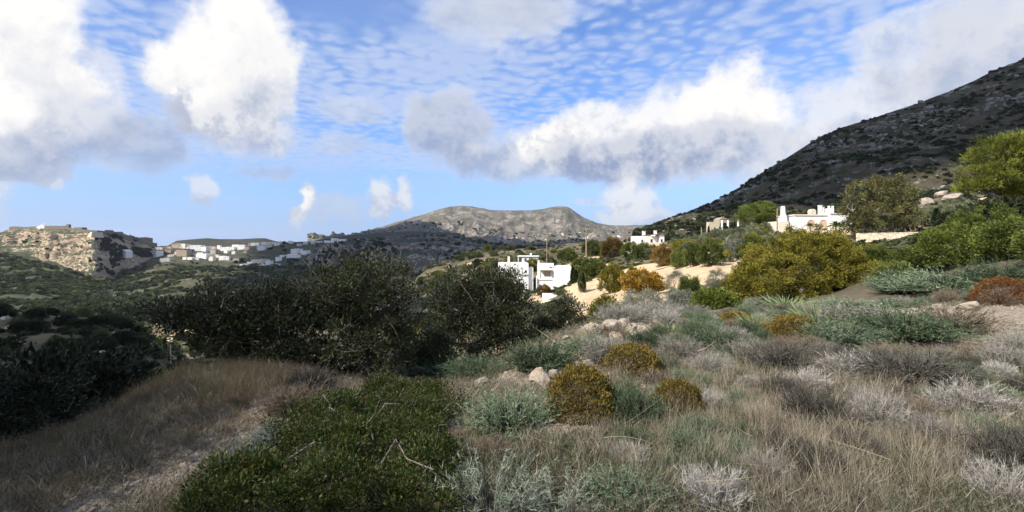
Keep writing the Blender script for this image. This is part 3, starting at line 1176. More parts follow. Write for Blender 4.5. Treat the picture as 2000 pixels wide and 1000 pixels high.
# ---- small plants of the slope, unit size: about 1 m across and 0.6 m high, base at the origin
def spiny(n_st, spikes, lmat, w=.011, spread=1.0, hgt=.6, twigm='darktwig', spike_l=.05, droop=.12, lens=(.55, 1.0)):
    """a broom of thin stems with short side spines"""
    mb = MB()
    a = RNG.uniform(0, 2 * np.pi, n_st)
    tilt = RNG.random(n_st) ** .6 * 1.15 * spread
    D = np.stack([np.cos(a) * np.sin(tilt), np.sin(a) * np.sin(tilt), np.cos(tilt)], 1)
    P0 = np.stack([np.cos(a) * RNG.random(n_st) * .18, np.sin(a) * RNG.random(n_st) * .18, np.zeros(n_st)], 1)
    P0 += D * RNG.uniform(0, .12, n_st)[:, None]
    ln = hgt * RNG.uniform(*lens, n_st) * (1 - .1 * np.sin(tilt))
    bend = np.stack([np.cos(a) * .10, np.sin(a) * .10, -droop * np.sin(tilt)], 1) * ln[:, None] * RNG.uniform(0, 2.2, n_st)[:, None] + RNG.normal(size=(n_st, 3)) * .05
    bend[:, 2] = np.maximum(bend[:, 2], -(P0 + D * ln[:, None])[:, 2] + .02)
    t0 = RNG.random(n_st)
    mb.ribbons(P0, D, ln, bend, w, t0 * .6 + .1, 4)
    k = np.repeat(np.arange(n_st), spikes)
    t = RNG.uniform(.25, 1.0, len(k))[:, None]
    c = P0[k] + D[k] * ln[k][:, None] * t + bend[k] * t * t
    SD = unit(D[k] * .55 + rdirs(len(k)) * .9 + np.array([0, 0, .25]))
    sl = spike_l * RNG.uniform(.5, 1.5, len(k)) * (1.25 - .5 * t[:, 0])
    mb.ribbons(c, SD, sl, RNG.normal(size=(len(k), 3)) * .006, w * .9, np.clip(t0[k] * .5 + RNG.random(len(k)) * .5, 0, 1), 1)
    me = mb.mesh('foliage', ML[lmat])
    tb = MB()
    for i in range(9):
        an = RNG.uniform(0, 6.28)
        ti = RNG.uniform(.2, 1.1)
        e = np.array([math.cos(an) * math.sin(ti), math.sin(an) * math.sin(ti), math.cos(ti)]) * hgt * RNG.uniform(.4, .75)
        limb(tb, (0, 0, -.05), e, .014, .005, .35, 4, 4)
    shade_core(tb, 220 if n_st > 200 else 40, hgt)
    return [(me, 'foliage'), (tb.mesh('stem', ML[twigm]), 'stem')]


def cushion(n, lmat, twigm, L_=.022, W_=.012, hgt=.48, flat_b=.1, n_tw=400):
    """a dense dome of small leaves"""
    mb = MB()
    a = RNG.uniform(0, 2 * np.pi, n)
    cz = RNG.uniform(-.12, 1, n)
    sr = np.sqrt(1 - np.clip(cz, -1, 1) ** 2)
    dv = np.stack([np.cos(a) * sr, np.sin(a) * sr, cz], 1)
    lump = 1 + .10 * np.sin(dv[:, 0] * 9 + 1) * np.cos(dv[:, 1] * 8) + .05 * np.sin(dv[:, 2] * 17 + dv[:, 0] * 13)
    rad = RNG.uniform(.80, 1.0, n) ** .7 * lump
    p = dv * rad[:, None] * np.array([.5, .5, hgt])
    p[:, 2] = np.maximum(p[:, 2] + .02, .01)
    A = unit(dv + RNG.normal(size=(n, 3)) * .45 + np.array([0, 0, .2]))
    S = unit(np.cross(A, RNG.normal(size=(n, 3))))
    pt = .5 + .5 * np.sin(dv[:, 0] * 7 + 2) * np.sin(dv[:, 1] * 6 + dv[:, 2] * 5)
    t = np.clip(.25 * pt + .75 * RNG.random(n), 0, 1)
    s = RNG.uniform(.6, 1.4, n)
    mb.leaves(p, A, S, L_ * s, W_ * s, t)
    me = mb.mesh('foliage', ML[lmat])
    tb = MB()
    k = n_tw
    a = RNG.uniform(0, 2 * np.pi, k)
    ti = RNG.random(k) ** .55 * 1.5
    D = np.stack([np.cos(a) * np.sin(ti), np.sin(a) * np.sin(ti), np.cos(ti)], 1)
    ln = .5 * np.sqrt(np.sin(ti) ** 2 + (hgt / .5 * np.cos(ti)) ** 2) * RNG.uniform(.75, 1.06, k)
    tb.ribbons(np.zeros((k, 3)), D, ln, RNG.normal(size=(k, 3)) * .03, .008, RNG.random(k), 3)
    return [(me, 'foliage'), (tb.mesh('stem', ML[twigm]), 'stem')]


def twigball(n_main, n_sub, lmat, hgt=.42, w=.0095, curl=.09, sub=.14):
    """a dome of bare fine twigs, forked at the ends"""
    mb = MB()
    a = RNG.uniform(0, 2 * np.pi, n_main)
    ti = RNG.random(n_main) ** .55 * 1.5
    D = np.stack([np.cos(a) * np.sin(ti), np.sin(a) * np.sin(ti), np.cos(ti)], 1)
    P0 = np.stack([np.cos(a) * .1, np.sin(a) * .1, np.zeros(n_main)], 1) * RNG.random(n_main)[:, None]
    ln = (.44 * np.sin(ti) + hgt * np.cos(ti)) * RNG.uniform(.6, 1.0, n_main)
    bend = RNG.normal(size=(n_main, 3)) * curl * .5 + np.array([0, 0, curl * .5])
    mb.ribbons(P0, D, ln, bend, w * 1.3, RNG.random(n_main) * .5, 3)
    k = np.repeat(np.arange(n_main), n_sub)
    t = RNG.uniform(.35, 1.0, len(k))[:, None]
    c = P0[k] + D[k] * ln[k][:, None] * t + bend[k] * t * t
    SD = unit(D[k] + RNG.normal(size=(len(k), 3)) * .6 + np.array([0, 0, .25]))
    sl = sub * RNG.uniform(.4, 1.2, len(k))
    be = RNG.normal(size=(len(k), 3)) * sl[:, None] * .25
    mb.ribbons(c, SD, sl, be, w * .8, np.clip(.2 + RNG.random(len(k)) * .8, 0, 1), 2)
    tb = MB()
    for i in range(7):
        an = RNG.uniform(0, 6.28)
        ti_ = RNG.uniform(.2, 1.2)
        e = np.array([math.cos(an) * math.sin(ti_), math.sin(an) * math.sin(ti_), math.cos(ti_)]) * .28
        limb(tb, (0, 0, -.05), e, .012, .004, .4, 4, 4)
    shade_core(tb, 220, hgt)
    return [(mb.mesh('twigs', ML[lmat]), 'twigs'), (tb.mesh('stem', ML['darktwig']), 'stem')]


def strap_plant(n, lmat, ln=(.35, .65), w=.022):
    mb = MB()
    a = RNG.uniform(0, 2 * np.pi, n)
    ti = RNG.random(n) ** .8 * 1.0
    D = np.stack([np.cos(a) * np.sin(ti), np.sin(a) * np.sin(ti), np.cos(ti)], 1)
    P0 = np.stack([np.cos(a) * .25 * RNG.random(n), np.sin(a) * .25 * RNG.random(n), np.zeros(n)], 1)
    l_ = RNG.uniform(*ln, n)
    bend = np.stack([np.cos(a) * .25, np.sin(a) * .25, -.35 * np.ones(n)], 1) * (l_ * RNG.uniform(.1, .8, n))[:, None]
    bend[:, 2] = np.maximum(bend[:, 2], -(D * l_[:, None])[:, 2] + .02)
    mb.ribbons(P0, D, l_, bend, w, RNG.random(n), 5)
    return [(mb.mesh('foliage', ML[lmat]), 'foliage')]


# ---- grass tufts (used only for the uncountable grass)
def tuft(n, hgt, mat, w=.0035, rad=.09, lean=.45, heads=0):
    mb = MB()
    a = RNG.uniform(0, 2 * np.pi, n)
    r_ = rad * np.sqrt(RNG.random(n))
    P0 = np.stack([np.cos(a) * r_, np.sin(a) * r_, np.full(n, -.01)], 1)
    b = RNG.uniform(0, 2 * np.pi, n)
    ti = np.abs(RNG.normal(size=n)) * lean
    D = np.stack([np.cos(b) * np.sin(ti), np.sin(b) * np.sin(ti), np.cos(ti)], 1)
    ln = hgt * RNG.uniform(.45, 1.1, n)
    bend = np.stack([np.cos(b), np.sin(b), -np.ones(n) * .5], 1) * (ln * RNG.uniform(0, .35, n))[:, None]
    t = RNG.random(n)
    mb.ribbons(P0, D, ln, bend, w, t, 3)
    if heads:
        c = P0[:heads] + D[:heads] * ln[:heads, None] + bend[:heads]
        mb.ribbons(c, unit(D[:heads] + bend[:heads]), .05, np.zeros((heads, 3)), w * 2.2, np.clip(t[:heads] + .2, 0, 1), 2)
    return mb.mesh('tuft', ML[mat])


def scatter(name, meshes, pts, scales, kind='stuff', tilt=.15, mats=None, label=None, cat=None, zs=None, yaw=None):
    """points with attributes + a node tree that sets one of the meshes on each (only for stuff nobody could count)"""
    n = len(pts)
    me = bpy.data.meshes.new(name)
    me.vertices.add(n)
    me.vertices.foreach_set('co', np.asarray(pts, np.float32).ravel())
    sc = np.asarray(scales, np.float32)
    if sc.ndim == 1:
        sc = np.stack([sc, sc, sc * (1 if zs is None else zs)], 1)
    a = me.attributes.new('sc', 'FLOAT_VECTOR', 'POINT')
    a.data.foreach_set('vector', sc.astype(np.float32).ravel())
    rot = np.stack([RNG.normal(size=n) * tilt, RNG.normal(size=n) * tilt, RNG.uniform(0, 6.28, n)], 1)
    a = me.attributes.new('rot', 'FLOAT_VECTOR', 'POINT')
    a.data.foreach_set('vector', rot.astype(np.float32).ravel())
    a = me.attributes.new('pick', 'INT', 'POINT')
    a.data.foreach_set('value', RNG.integers(0, len(meshes), n).astype(np.int32))
    o = link(bpy.data.objects.new(name, me))
    protos = bpy.data.collections.new(name + '_kinds')
    for i, m in enumerate(meshes):
        protos.objects.link(bpy.data.objects.new('%s_kind' % name, m))
    ng = bpy.data.node_groups.new(name, 'GeometryNodeTree')
    ng.interface.new_socket('Geometry', in_out='INPUT', socket_type='NodeSocketGeometry')
    ng.interface.new_socket('Geometry', in_out='OUTPUT', socket_type='NodeSocketGeometry')
    N_, L_ = ng.nodes, ng.links
    gi, go = N_.new('NodeGroupInput'), N_.new('NodeGroupOutput')
    ci = N_.new('GeometryNodeCollectionInfo')
    ci.inputs['Collection'].default_value = protos
    ci.inputs['Separate Children'].default_value = True
    ci.inputs['Reset Children'].default_value = True
    ip = N_.new('GeometryNodeInstanceOnPoints')
    ip.inputs['Pick Instance'].default_value = True

    def at(nm, typ):
        x = N_.new('GeometryNodeInputNamedAttribute')
        x.data_type = typ
        x.inputs['Name'].default_value = nm
        return x.outputs['Attribute']
    L_.new(gi.outputs[0], ip.inputs['Points'])
    L_.new(ci.outputs[0], ip.inputs['Instance'])
    L_.new(at('pick', 'INT'), ip.inputs['Instance Index'])
    L_.new(at('rot', 'FLOAT_VECTOR'), ip.inputs['Rotation'])
    L_.new(at('sc', 'FLOAT_VECTOR'), ip.inputs['Scale'])
    L_.new(ip.outputs[0], go.inputs[0])
    mod = o.modifiers.new('scatter', 'NODES')
    mod.node_group = ng
    return tag(o, label, cat, kind=kind)


def shrub_lump(n_cl, n_leaf, L_, W_, lmat, flat=.8, hgt=.62, rc=.17):
    """unit scrub bush, 1 m across"""
    bl = [(0, 0, hgt * .42, .40, .40, hgt * .5), (.2, .1, hgt * .32, .25, .25, hgt * .38), (-.2, -.12, hgt * .3, .24, .26, hgt * .36)]
    cen, out = clumps(bl, n_cl, .6, 1.0, -.8)
    mb = MB()
    leaf_cloud(mb, cen, out, rc, n_leaf, L_, W_, .3, .7, flat)
    return mb.mesh('crown', ML[lmat])


# ---- limestone
m_stone = None


def stone_mat():
    m, nt, out = newmat('limestone')
    k = NT(nt)
    tcn = k.n('ShaderNodeTexCoord').outputs['Object']
    oi = k.n('ShaderNodeObjectInfo').outputs['Random']
    n1 = k.noise(tcn, 3.5, 8, .65)
    n2 = k.noise(tcn, 16, 6, .6)
    c = k.mix(k.ramp(n1, .35, .65), C(.28, .22, .155), C(.46, .40, .325))
    c = k.mix(k.ramp(n2, .55, .75), c, C(.24, .19, .15))
    c = k.mix(k.math('MULTIPLY', oi, .35), c, C(.36, .33, .30))
    nt.links.new(k.principled(c, .9, .15, k.bump(k.math('ADD', n1, k.math('MULTIPLY', n2, .4)), .7, .05)), out.inputs['Surface'])
    return m


m_stone = stone_mat()


def rock_mesh(seed, sub=3, rough=.35, mat=None):
    import bmesh
    bm = bmesh.new()
    bmesh.ops.create_icosphere(bm, subdivisions=sub, radius=.5)
    r_ = np.random.default_rng(seed)
    cuts = unit(r_.normal(size=(9, 3)))
    dep = r_.uniform(.26, .44, 9)
    for v in bm.verts:
        p = np.array(v.co)
        for c, d in zip(cuts, dep):
            e = p @ c - d
            if e > 0:
                p = p - c * e * .92
        x, y, z = p
        p = p * (1 + rough * .9 * float(fbm(np.array([x * 4 + z * 3]), np.array([y * 4 - z * 2]), 4, seed)[0]))
        v.co = p
    me = bpy.data.meshes.new('rock')
    bm.to_mesh(me)
    bm.free()
    me.polygons.foreach_set('use_smooth', np.zeros(len(me.polygons), bool))
    me.materials.append(mat or m_stone)
    return me

# ================================================================== buildings
def lime_mat(name, col, dirt=.12):
    m, nt, out = newmat(name)
    k = NT(nt)
    p = k.pos()
    n = k.noise(p, .8, 6, .6)
    n2 = k.noise(p, 6, 5, .6)
    c = k.mix(k.ramp(n, .4, .75, 0, .6), col, tuple(x * (1 - dirt) for x in col[:3]) + (1,))
    nt.links.new(k.principled(c, .85, .2, k.bump(n2, .3, .02)), out.inputs['Surface'])
    return m


def rubble_mat(name, a, b, sc=1.6):
    m, nt, out = newmat(name)
    k = NT(nt)
    p = k.pos()
    v = k.voro(p, sc)
    n = k.noise(p, 2.0, 6, .6)
    c = k.mix(v.outputs['Color'], a, b)
    c = k.mix(k.ramp(n, .3, .7), c, a)
    e = k.voro(p, sc, 'DISTANCE_TO_EDGE')
    c = k.mix(k.ramp(e.outputs['Distance'], .0, .06, .5, 0), c, tuple(x * .5 for x in a[:3]) + (1,))
    nt.links.new(k.principled(c, .95, .1, k.bump(k.math('ADD', k.ramp(e.outputs['Distance'], 0, .1), n), .8, .08)), out.inputs['Surface'])
    return m


MW = lime_mat('white_lime_wash', C(.80, .79, .76))
MWC = lime_mat('cream_plaster', C(.70, .62, .50))
MWT = lime_mat('tan_plaster', C(.42, .34, .26), .3)
MWG = lime_mat('grey_plaster', C(.50, .49, .47), .3)
MRUB = rubble_mat('rubble_stone', C(.34, .29, .23), C(.50, .44, .36))
MCREAM = rubble_mat('cream_stone', C(.56, .48, .36), C(.66, .58, .46), .9)
MFORT = rubble_mat('fort_stone', C(.17, .15, .125), C(.26, .23, .19), .8)
MDARK = plain_mat('dark_opening', C(.035, .035, .04), .35, .5, .1)
MSHUT = plain_mat('painted_shutter', C(.20, .25, .30), .6, .3, .15)
MWOODR = plain_mat('brown_timber', C(.16, .11, .075), .8, .2, .3, 5.0)
MTERR = plain_mat('terracotta', C(.40, .20, .11), .85, .2, .3, 5.0)
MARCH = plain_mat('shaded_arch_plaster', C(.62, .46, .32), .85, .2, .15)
MMETAL = plain_mat('galvanised_metal', C(.45, .46, .48), .5, .5, .1)


def part(root, name, mat, fn, smooth=False):
    mb = MB()
    fn(mb)
    return mb.build(name, mat, root, smooth)


def win(root, x, y, z, w, h, face=-1, frame=MW, glass=MDARK, side=None):
    """a window set in a wall: pane with a frame round it; side 'x' puts it on an x face"""
    t = .05

    def pane(mb):
        if side:
            mb.box(x - .012 if face > 0 else x - .03, x + .03 if face > 0 else x + .012, y, y + w, z, z + h)
        else:
            mb.box(x, x + w, y - .03 if face < 0 else y - .012, y + .012 if face < 0 else y + .03, z, z + h)
    o = part(root, 'window', glass, pane)

    def fr(mb):
        e = .05
        if side:
            a, b = (x - .02, x + e) if face > 0 else (x - e, x + .02)
            mb.box(a, b, y - .09, y - .003, z - .09, z + h + .09)
            mb.box(a, b, y + w + .003, y + w + .09, z - .09, z + h + .09)
            mb.box(a, b, y - .001, y + w + .001, z + h + .003, z + h + .09)
            mb.box(a, b, y - .001, y + w + .001, z - .09, z - .003)
        else:
            a, b = (y - e, y + .02) if face < 0 else (y - .02, y + e)
            mb.box(x - .09, x - .003, a, b, z - .09, z + h + .09)
            mb.box(x + w + .003, x + w + .09, a, b, z - .09, z + h + .09)
            mb.box(x - .001, x + w + .001, a, b, z + h + .003, z + h + .09)
            mb.box(x - .001, x + w + .001, a, b, z - .09, z - .003)
    f = part(root, 'frame', frame, fr)
    f.parent = o
    return o


def parapet(mb, x0, x1, y0, y1, z, h=.45, t=.22):
    mb.box(x0, x1, y0, y0 + t, z, z + h)
    mb.box(x0, x1, y1 - t, y1, z, z + h)
    mb.box(x0, x0 + t, y0 + t + .002, y1 - t - .002, z, z + h)
    mb.box(x1 - t, x1, y0 + t + .002, y1 - t - .002, z, z + h)


def chimney(root, x, y, z, h=1.2, w=.5, mat=MW):
    def f(mb):
        mb.box(x - w / 2, x + w / 2, y - w / 2, y + w / 2, z - .1, z + h)
        mb.box(x - w * .62, x + w * .62, y - w * .62, y + w * .62, z + h + .002, z + h + .12)
    return part(root, 'chimney', mat, f)


def arch_poly(x0, x1, z0, z1, n=10):
    r_ = (x1 - x0) / 2
    cx = (x0 + x1) / 2
    pts = [(x0, z0), (x1, z0)]
    for i in range(n + 1):
        a = math.pi * i / n
        pts.append((cx + r_ * math.cos(a), z1 - r_ + r_ * math.sin(a)))
    return pts


def arch_ring(mb, x0, x1, z0, z1, y0, y1, t=.25, n=12):
    """band round an arch: the frame of the opening"""
    r_ = (x1 - x0) / 2
    cx = (x0 + x1) / 2
    pi_ = [(x0, z0)] + [(cx - r_ * math.cos(math.pi * i / n), z1 - r_ + r_ * math.sin(math.pi * i / n)) for i in range(n + 1)] + [(x1, z0)]
    ro = r_ + t
    po = [(x0 - t, z0)] + [(cx - ro * math.cos(math.pi * i / n), z1 - r_ + ro * math.sin(math.pi * i / n)) for i in range(n + 1)] + [(x1 + t, z0)]
    m = len(pi_)
    v = [(x, y, z) for y in (y0, y1) for (x, z) in pi_ + po]
    f = []
    for i in range(m - 1):
        f += [(i, i + 1, m + i + 1, m + i), (2 * m + i, 3 * m + i, 3 * m + i + 1, 2 * m + i + 1),
              (i, 2 * m + i, 2 * m + i + 1, i + 1), (m + i, m + i + 1, 3 * m + i + 1, 3 * m + i)]
    mb.add(v, f4=f)


# ---- the white cube house in the hollow
def white_house():
    b = on(1083, 124)
    b.z = P(1083, 571, 124).z
    r = empty('cube_house', b, R(-4), 'large white two storey cube house with shaded balcony recess beside sandy ground', 'house')
    # local metres, x to the right, front at y = 0
    def wall(mb):
        mb.box(-.15, 4.05, .2, 8.0, -3, 5.9)                    # right block
        mb.box(-4.2, -.152, 1.6, 8.0, -3, 6.5)                 # left block, set back
        mb.box(-4.2, -.16, .5, 1.598, -3, 3.0)                  # terrace in front of it
        mb.box(-4.45, -4.202, .0, 8.0, -3, 3.6)
    part(r, 'wall', MW, wall)
    part(r, 'parapet', MW, lambda mb: (parapet(mb, -4.2, -.16, 1.6, 8, 6.502, .3), parapet(mb, -.15, 4.05, .2, 8, 5.902, .3)))
    part(r, 'canopy', MWOODR, lambda mb: (mb.box(-3.5, -.4, .2, 1.59, 5.15, 5.3), mb.box(-3.45, -3.3, .25, .4, 3.4, 5.148)))
    o = part(r, 'door', MARCH, lambda mb: mb.box(-2.3, -1.2, 1.53, 1.62, 3.0, 5.1))
    for xa in (-2.4, -1.197):
        f = part(r, 'door_post', MWOODR, lambda mb: mb.box(xa, xa + .097, 1.50, 1.62, 3.0, 5.145))
        f.parent = o
    part(r, 'balustrade', MW, lambda mb: (mb.box(-4.2, -.6, .3, .48, 3.0, 3.75),))
    for x in (1.2, 2.05):
        win(r, x - 2.4, 1.6, 5.85, .55, .3)
    chimney(r, -3.9, 3.0, 6.5, 1.0)
    return r


def left_house():
    b = on(1005, 132)
    b.z = P(1005, 565, 132).z
    r = empty('cube_house', b, R(3), 'white flat roofed house half hidden behind the dark tree crown', 'house')
    part(r, 'wall', MW, lambda mb: (mb.box(-4.0, 3.6, 0, 8, -3, 6.4), mb.box(3.602, 4.9, .8, 7, -3, 5.2)))
    part(r, 'parapet', MW, lambda mb: parapet(mb, -4.0, 3.6, 0, 8, 6.402, .3))
    chimney(r, -1.4, 2.5, 6.5, 1.8, .55)
    for x in (2.7,):
        win(r, x, 0, 4.2, .5, .7)
    part(r, 'ledge', MWG, lambda mb: mb.box(1.0, 3.4, -.35, .01, 3.75, 3.9))
    part(r, 'roof_terrace', MW, lambda mb: parapet(mb, 3.604, 4.9, .8, 7, 5.202, .3))
    return r


def rear_house():
    b = on(1030, 205)
    b.z = P(1030, 513, 205).z
    r = empty('bungalow', b, R(-6), 'low white house with overhanging flat roof behind the cube house', 'house')
    part(r, 'wall', MW, lambda mb: (mb.box(-2.2, 4.2, 0, 6, -2, 2.4),))
    part(r, 'roof', MW, lambda mb: (mb.box(-4.0, 4.5, -.5, 6.5, 2.402, 2.75),))
    part(r, 'column', MW, lambda mb: (mb.box(-3.8, -3.5, -.3, 0, -2, 2.4),))
    chimney(r, 1.2, 3, 2.75, .9, .7)
    win(r, -1.2, 0, .7, .9, 1.0)
    win(r, 1.6, 0, .7, .9, 1.0)
    return r


def right_bungalow():
    b = on(1272, 175)
    b.z = P(1272, 481, 175).z
    r = empty('bungalow', b, R(8), 'white house with dark roof slabs and chimneys at the foot of the mountain', 'house')
    part(r, 'wall', MW, lambda mb: (mb.box(-4.6, 2.4, 0, 7, -2, 3.5), mb.box(2.402, 4.0, -1.5, 6, -2, 3.9), mb.box(-6.3, -4.602, .5, 6, -2, 1.6)))
    part(r, 'roof', MWOODR, lambda mb: (mb.box(-.6, 4.4, -1.9, 2.0, 3.902, 4.1), mb.box(-2.0, -.3, .3, 4, 3.502, 3.8)))
    chimney(r, -1.0, 4, 3.5, 1.7, .9)
    chimney(r, 3.2, 4, 3.9, 1.5, .8)
    win(r, -.3, 0, 1.3, .8, 1.1)
    win(r, -3.6, 0, 1.3, .7, .9)
    win(r, 2.7, -1.5, 1.4, .7, 1.0)
    return r


def villa():
    b = on(1600, 126)
    b.z = P(1600, 453, 126).z
    r = empty('arched_villa', b, R(5), 'long white villa with two arches and many roof chimneys behind golden tamarisk', 'house')
    part(r, 'wall', MW, lambda mb: (mb.box(-6.3, 2.2, 0, 7, -4, 4.0), mb.box(2.202, 7.2, -.8, 6, -4, 4.4)))
    part(r, 'parapet', MWC, lambda mb: (mb.box(-6.5, 2.19, -.2, 7.2, 4.002, 4.3), mb.box(2.2, 7.4, -1.0, 6.2, 4.402, 4.62)))
    part(r, 'side_wing', MWC, lambda mb: mb.box(-10.2, -7.6, .5, 5, -4, 2.6))
    part(r, 'pinnacle', MW, lambda mb: mb.prism([(-8.9, 2.6), (-7.6, 2.6), (-7.8, 4.0), (-8.1, 4.6), (-8.2, 6.4), (-8.7, 6.4), (-8.7, 4.4)], 1.0, 2.0))
    for x in (-3.2, .0):
        o = part(r, 'arch', MARCH, lambda mb: mb.prism(arch_poly(x, x + 2.1, -.2, 3.0), -.02, .2))
        f = part(r, 'arch_band', MW, lambda mb: arch_ring(mb, x, x + 2.1, -.2, 3.0, -.12, .02, .22))
        f.parent = o
    win(r, 3.2, -.8, 1.3, .9, 1.3)
    win(r, 5.2, -.8, 1.3, .9, 1.3)
    chimney(r, 2.4, 3, 4.4, 2.3, .7)
    chimney(r, 3.2, 3.2, 4.4, 1.9, .6)
    part(r, 'roof_turret', MW, lambda mb: (mb.box(3.9, 5.4, 2, 4, 4.622, 6.0), mb.box(4.0, 4.4, 2, 2.4, 6.002, 6.6), mb.box(5.0, 5.35, 2, 2.4, 6.002, 6.6)))
    part(r, 'dome', MCREAM, lambda mb: mb.prism(arch_poly(.2, 1.5, 4.3, 5.9), 3.2, 4.6))
    part(r, 'steps', MARCH, lambda mb: [mb.box(.2, 2.0, -1.6 - i * .4, -.82 - i * .4 + .4, -4, -.3 - i * .35) for i in range(4)])
    return r


def ruin():
    b = on(1416, 165)
    b.z = P(1416, 449, 165).z
    r = empty('garden_pavilion', b, R(4), 'low cream pavilion with white columns among thin cypresses', 'pavilion')
    part(r, 'wall', MCREAM, lambda mb: (mb.box(-4.8, -1.2, 1, 3, -2, 2.6),))
    part(r, 'roof', MRUB, lambda mb: mb.prism([(-1.1, 2.4), (2.2, 2.4), (1.6, 3.8), (.2, 4.2), (-.8, 3.6)], 2, 6))
    for x in (-1.0, 1.0, 3.0, 4.4):
        part(r, 'column', MW, lambda mb: mb.tube([(x, 0, -2), (x, 0, 3.2)], .32, 8))
    part(r, 'beam', MWOODR, lambda mb: mb.box(-1.5, 4.8, -.2, .2, 3.21, 3.5))
    return r


def hut():
    b = on(853, 335)
    b.z = P(853, 529, 335).z
    r = empty('field_hut', b, R(20), 'tiny cream field hut at the edge of the gorge', 'hut')
    part(r, 'wall', MWC, lambda mb: mb.box(-2.2, 2.2, 0, 4, -3, 3.2))
    part(r, 'roof', MWC, lambda mb: mb.prism([(-2.4, 3.2), (2.6, 3.2), (2.6, 3.4), (-1.2, 4.2)], -.2, 4.2))
    part(r, 'door', MDARK, lambda mb: mb.box(.4, 1.3, -.03, .02, 0, 2))
    return r


white_house()
left_house()
rear_house()
right_bungalow()
villa()
ruin()
hut()


# ---- walls
def wall_line(name, label, cat, mat, pts, h, t=.6, capm=None):
    """a free standing wall following the ground through pts [(px, depth, top py)]"""
    r = empty(name, on(pts[0][0], pts[0][1]), 0, label, cat)
    o = np.array(r.location)
    mb = MB()
    cb = MB()
    for (a, da, ta), (b, db, tb) in zip(pts[:-1], pts[1:]):
        p, q = P(a, ta, da), P(b, tb, db)
        dv = Vector((q.x - p.x, q.y - p.y, 0)).normalized()
        nv = Vector((-dv.y, dv.x, 0)) * t * .5
        v = []
        for s_, hh in ((p, h), (q, h)):
            for sg in (-1, 1):
                for dz in (-hh - 2, 0):
                    v.append(np.array(s_ + nv * sg + Vector((0, 0, dz))) - o)
        f4 = [(0, 1, 5, 4), (2, 6, 7, 3), (1, 3, 7, 5), (0, 2, 3, 1), (4, 5, 7, 6)]
        mb.add(v, f4=f4)
        v2 = [np.array(s_ + nv * sg * 1.15 + Vector((0, 0, dz))) - o for s_ in (p, q) for sg in (-1, 1) for dz in (.003, .15)]
        cb.add(v2, f4=f4 + [(0, 4, 6, 2)])
    mb.build('masonry', mat, r)
    cb.build('coping', capm or mat, r)
    return r


wall_line('terrace_wall', 'long cream stone terrace wall below the olive trees', 'wall', MCREAM, [(1672, 97, 457), (1740, 94, 456), (1822, 90, 454)], 2.6)
wall_line('terrace_wall', 'pale garden wall below the white house with dark roof slabs', 'wall', MCREAM, [(1218, 160, 474), (1262, 158, 476), (1305, 152, 474)], 1.6)
wall_line('terrace_wall', 'low cream wall under the row of olive trees', 'wall', MCREAM, [(1395, 126, 470), (1440, 120, 470), (1475, 116, 468)], 1.2)
wall_line('terrace_wall', 'cream retaining wall at the foot of the villa', 'wall', MCREAM, [(1560, 118, 449), (1610, 116, 451), (1640, 115, 452)], 2.0)
wall_line('garden_wall', 'white garden wall in front of the cube house', 'wall', MW, [(1060, 108, 574), (1090, 106, 575), (1112, 105, 577)], .9, .4)
wall_line('garden_wall', 'lower white terrace kerb in front of the cube house', 'wall', MWC, [(1055, 100, 586), (1085, 98, 588), (1105, 97, 588)], .7, .4)


# ---- village houses: px, py of the base, width px, height px, material
def far_house(loc, w, d, h, mat, rz, label, seed, roof='flat', windows=True, group=None, cat='house', name='village_house'):
    q = random.Random(seed)
    r = empty(name, loc, rz, label, cat, group)
    part(r, 'wall', mat, lambda mb: mb.box(-w / 2, w / 2, 0, d, -6, h))
    if roof == 'flat':
        part(r, 'roof', mat, lambda mb: parapet(mb, -w / 2 - .06, w / 2 + .06, -.06, d + .06, h + .002, .5, .35))
    elif roof == 'tile':
        part(r, 'roof', MTERR, lambda mb: mb.prism([(-w / 2 - .3, h + .002), (w / 2 + .3, h + .002), (0, h + w * .16)], -.3, d + .3))
    else:
        part(r, 'roof', mat, lambda mb: mb.prism([(-w / 2 - .2, h + .002), (w / 2 + .2, h + .002), (w * .1, h + w * .16), (-w * .1, h + w * .16)], -.2, d + .2))
    if q.random() < .5:
        chimney(r, q.uniform(-w * .3, w * .3), d * .5, h + .3, 1.4, .9, mat)
    if windows:
        nx = max(1, int(w / 3.6))
        nz = 2 if h > 5.2 else 1
        for i in range(nx):
            for j in range(nz):
                if q.random() < .85:
                    x = -w / 2 + (i + .5) * w / nx - .5
                    z = h * (j + .35) / nz
                    door = j == 0 and q.random() < .3
                    part(r, 'door' if door else 'window', q.choice([MDARK, MSHUT, MDARK]), lambda mb: mb.box(x, x + 1.0, -.05, .02, .0 if door else z, z + 1.3))
    return r


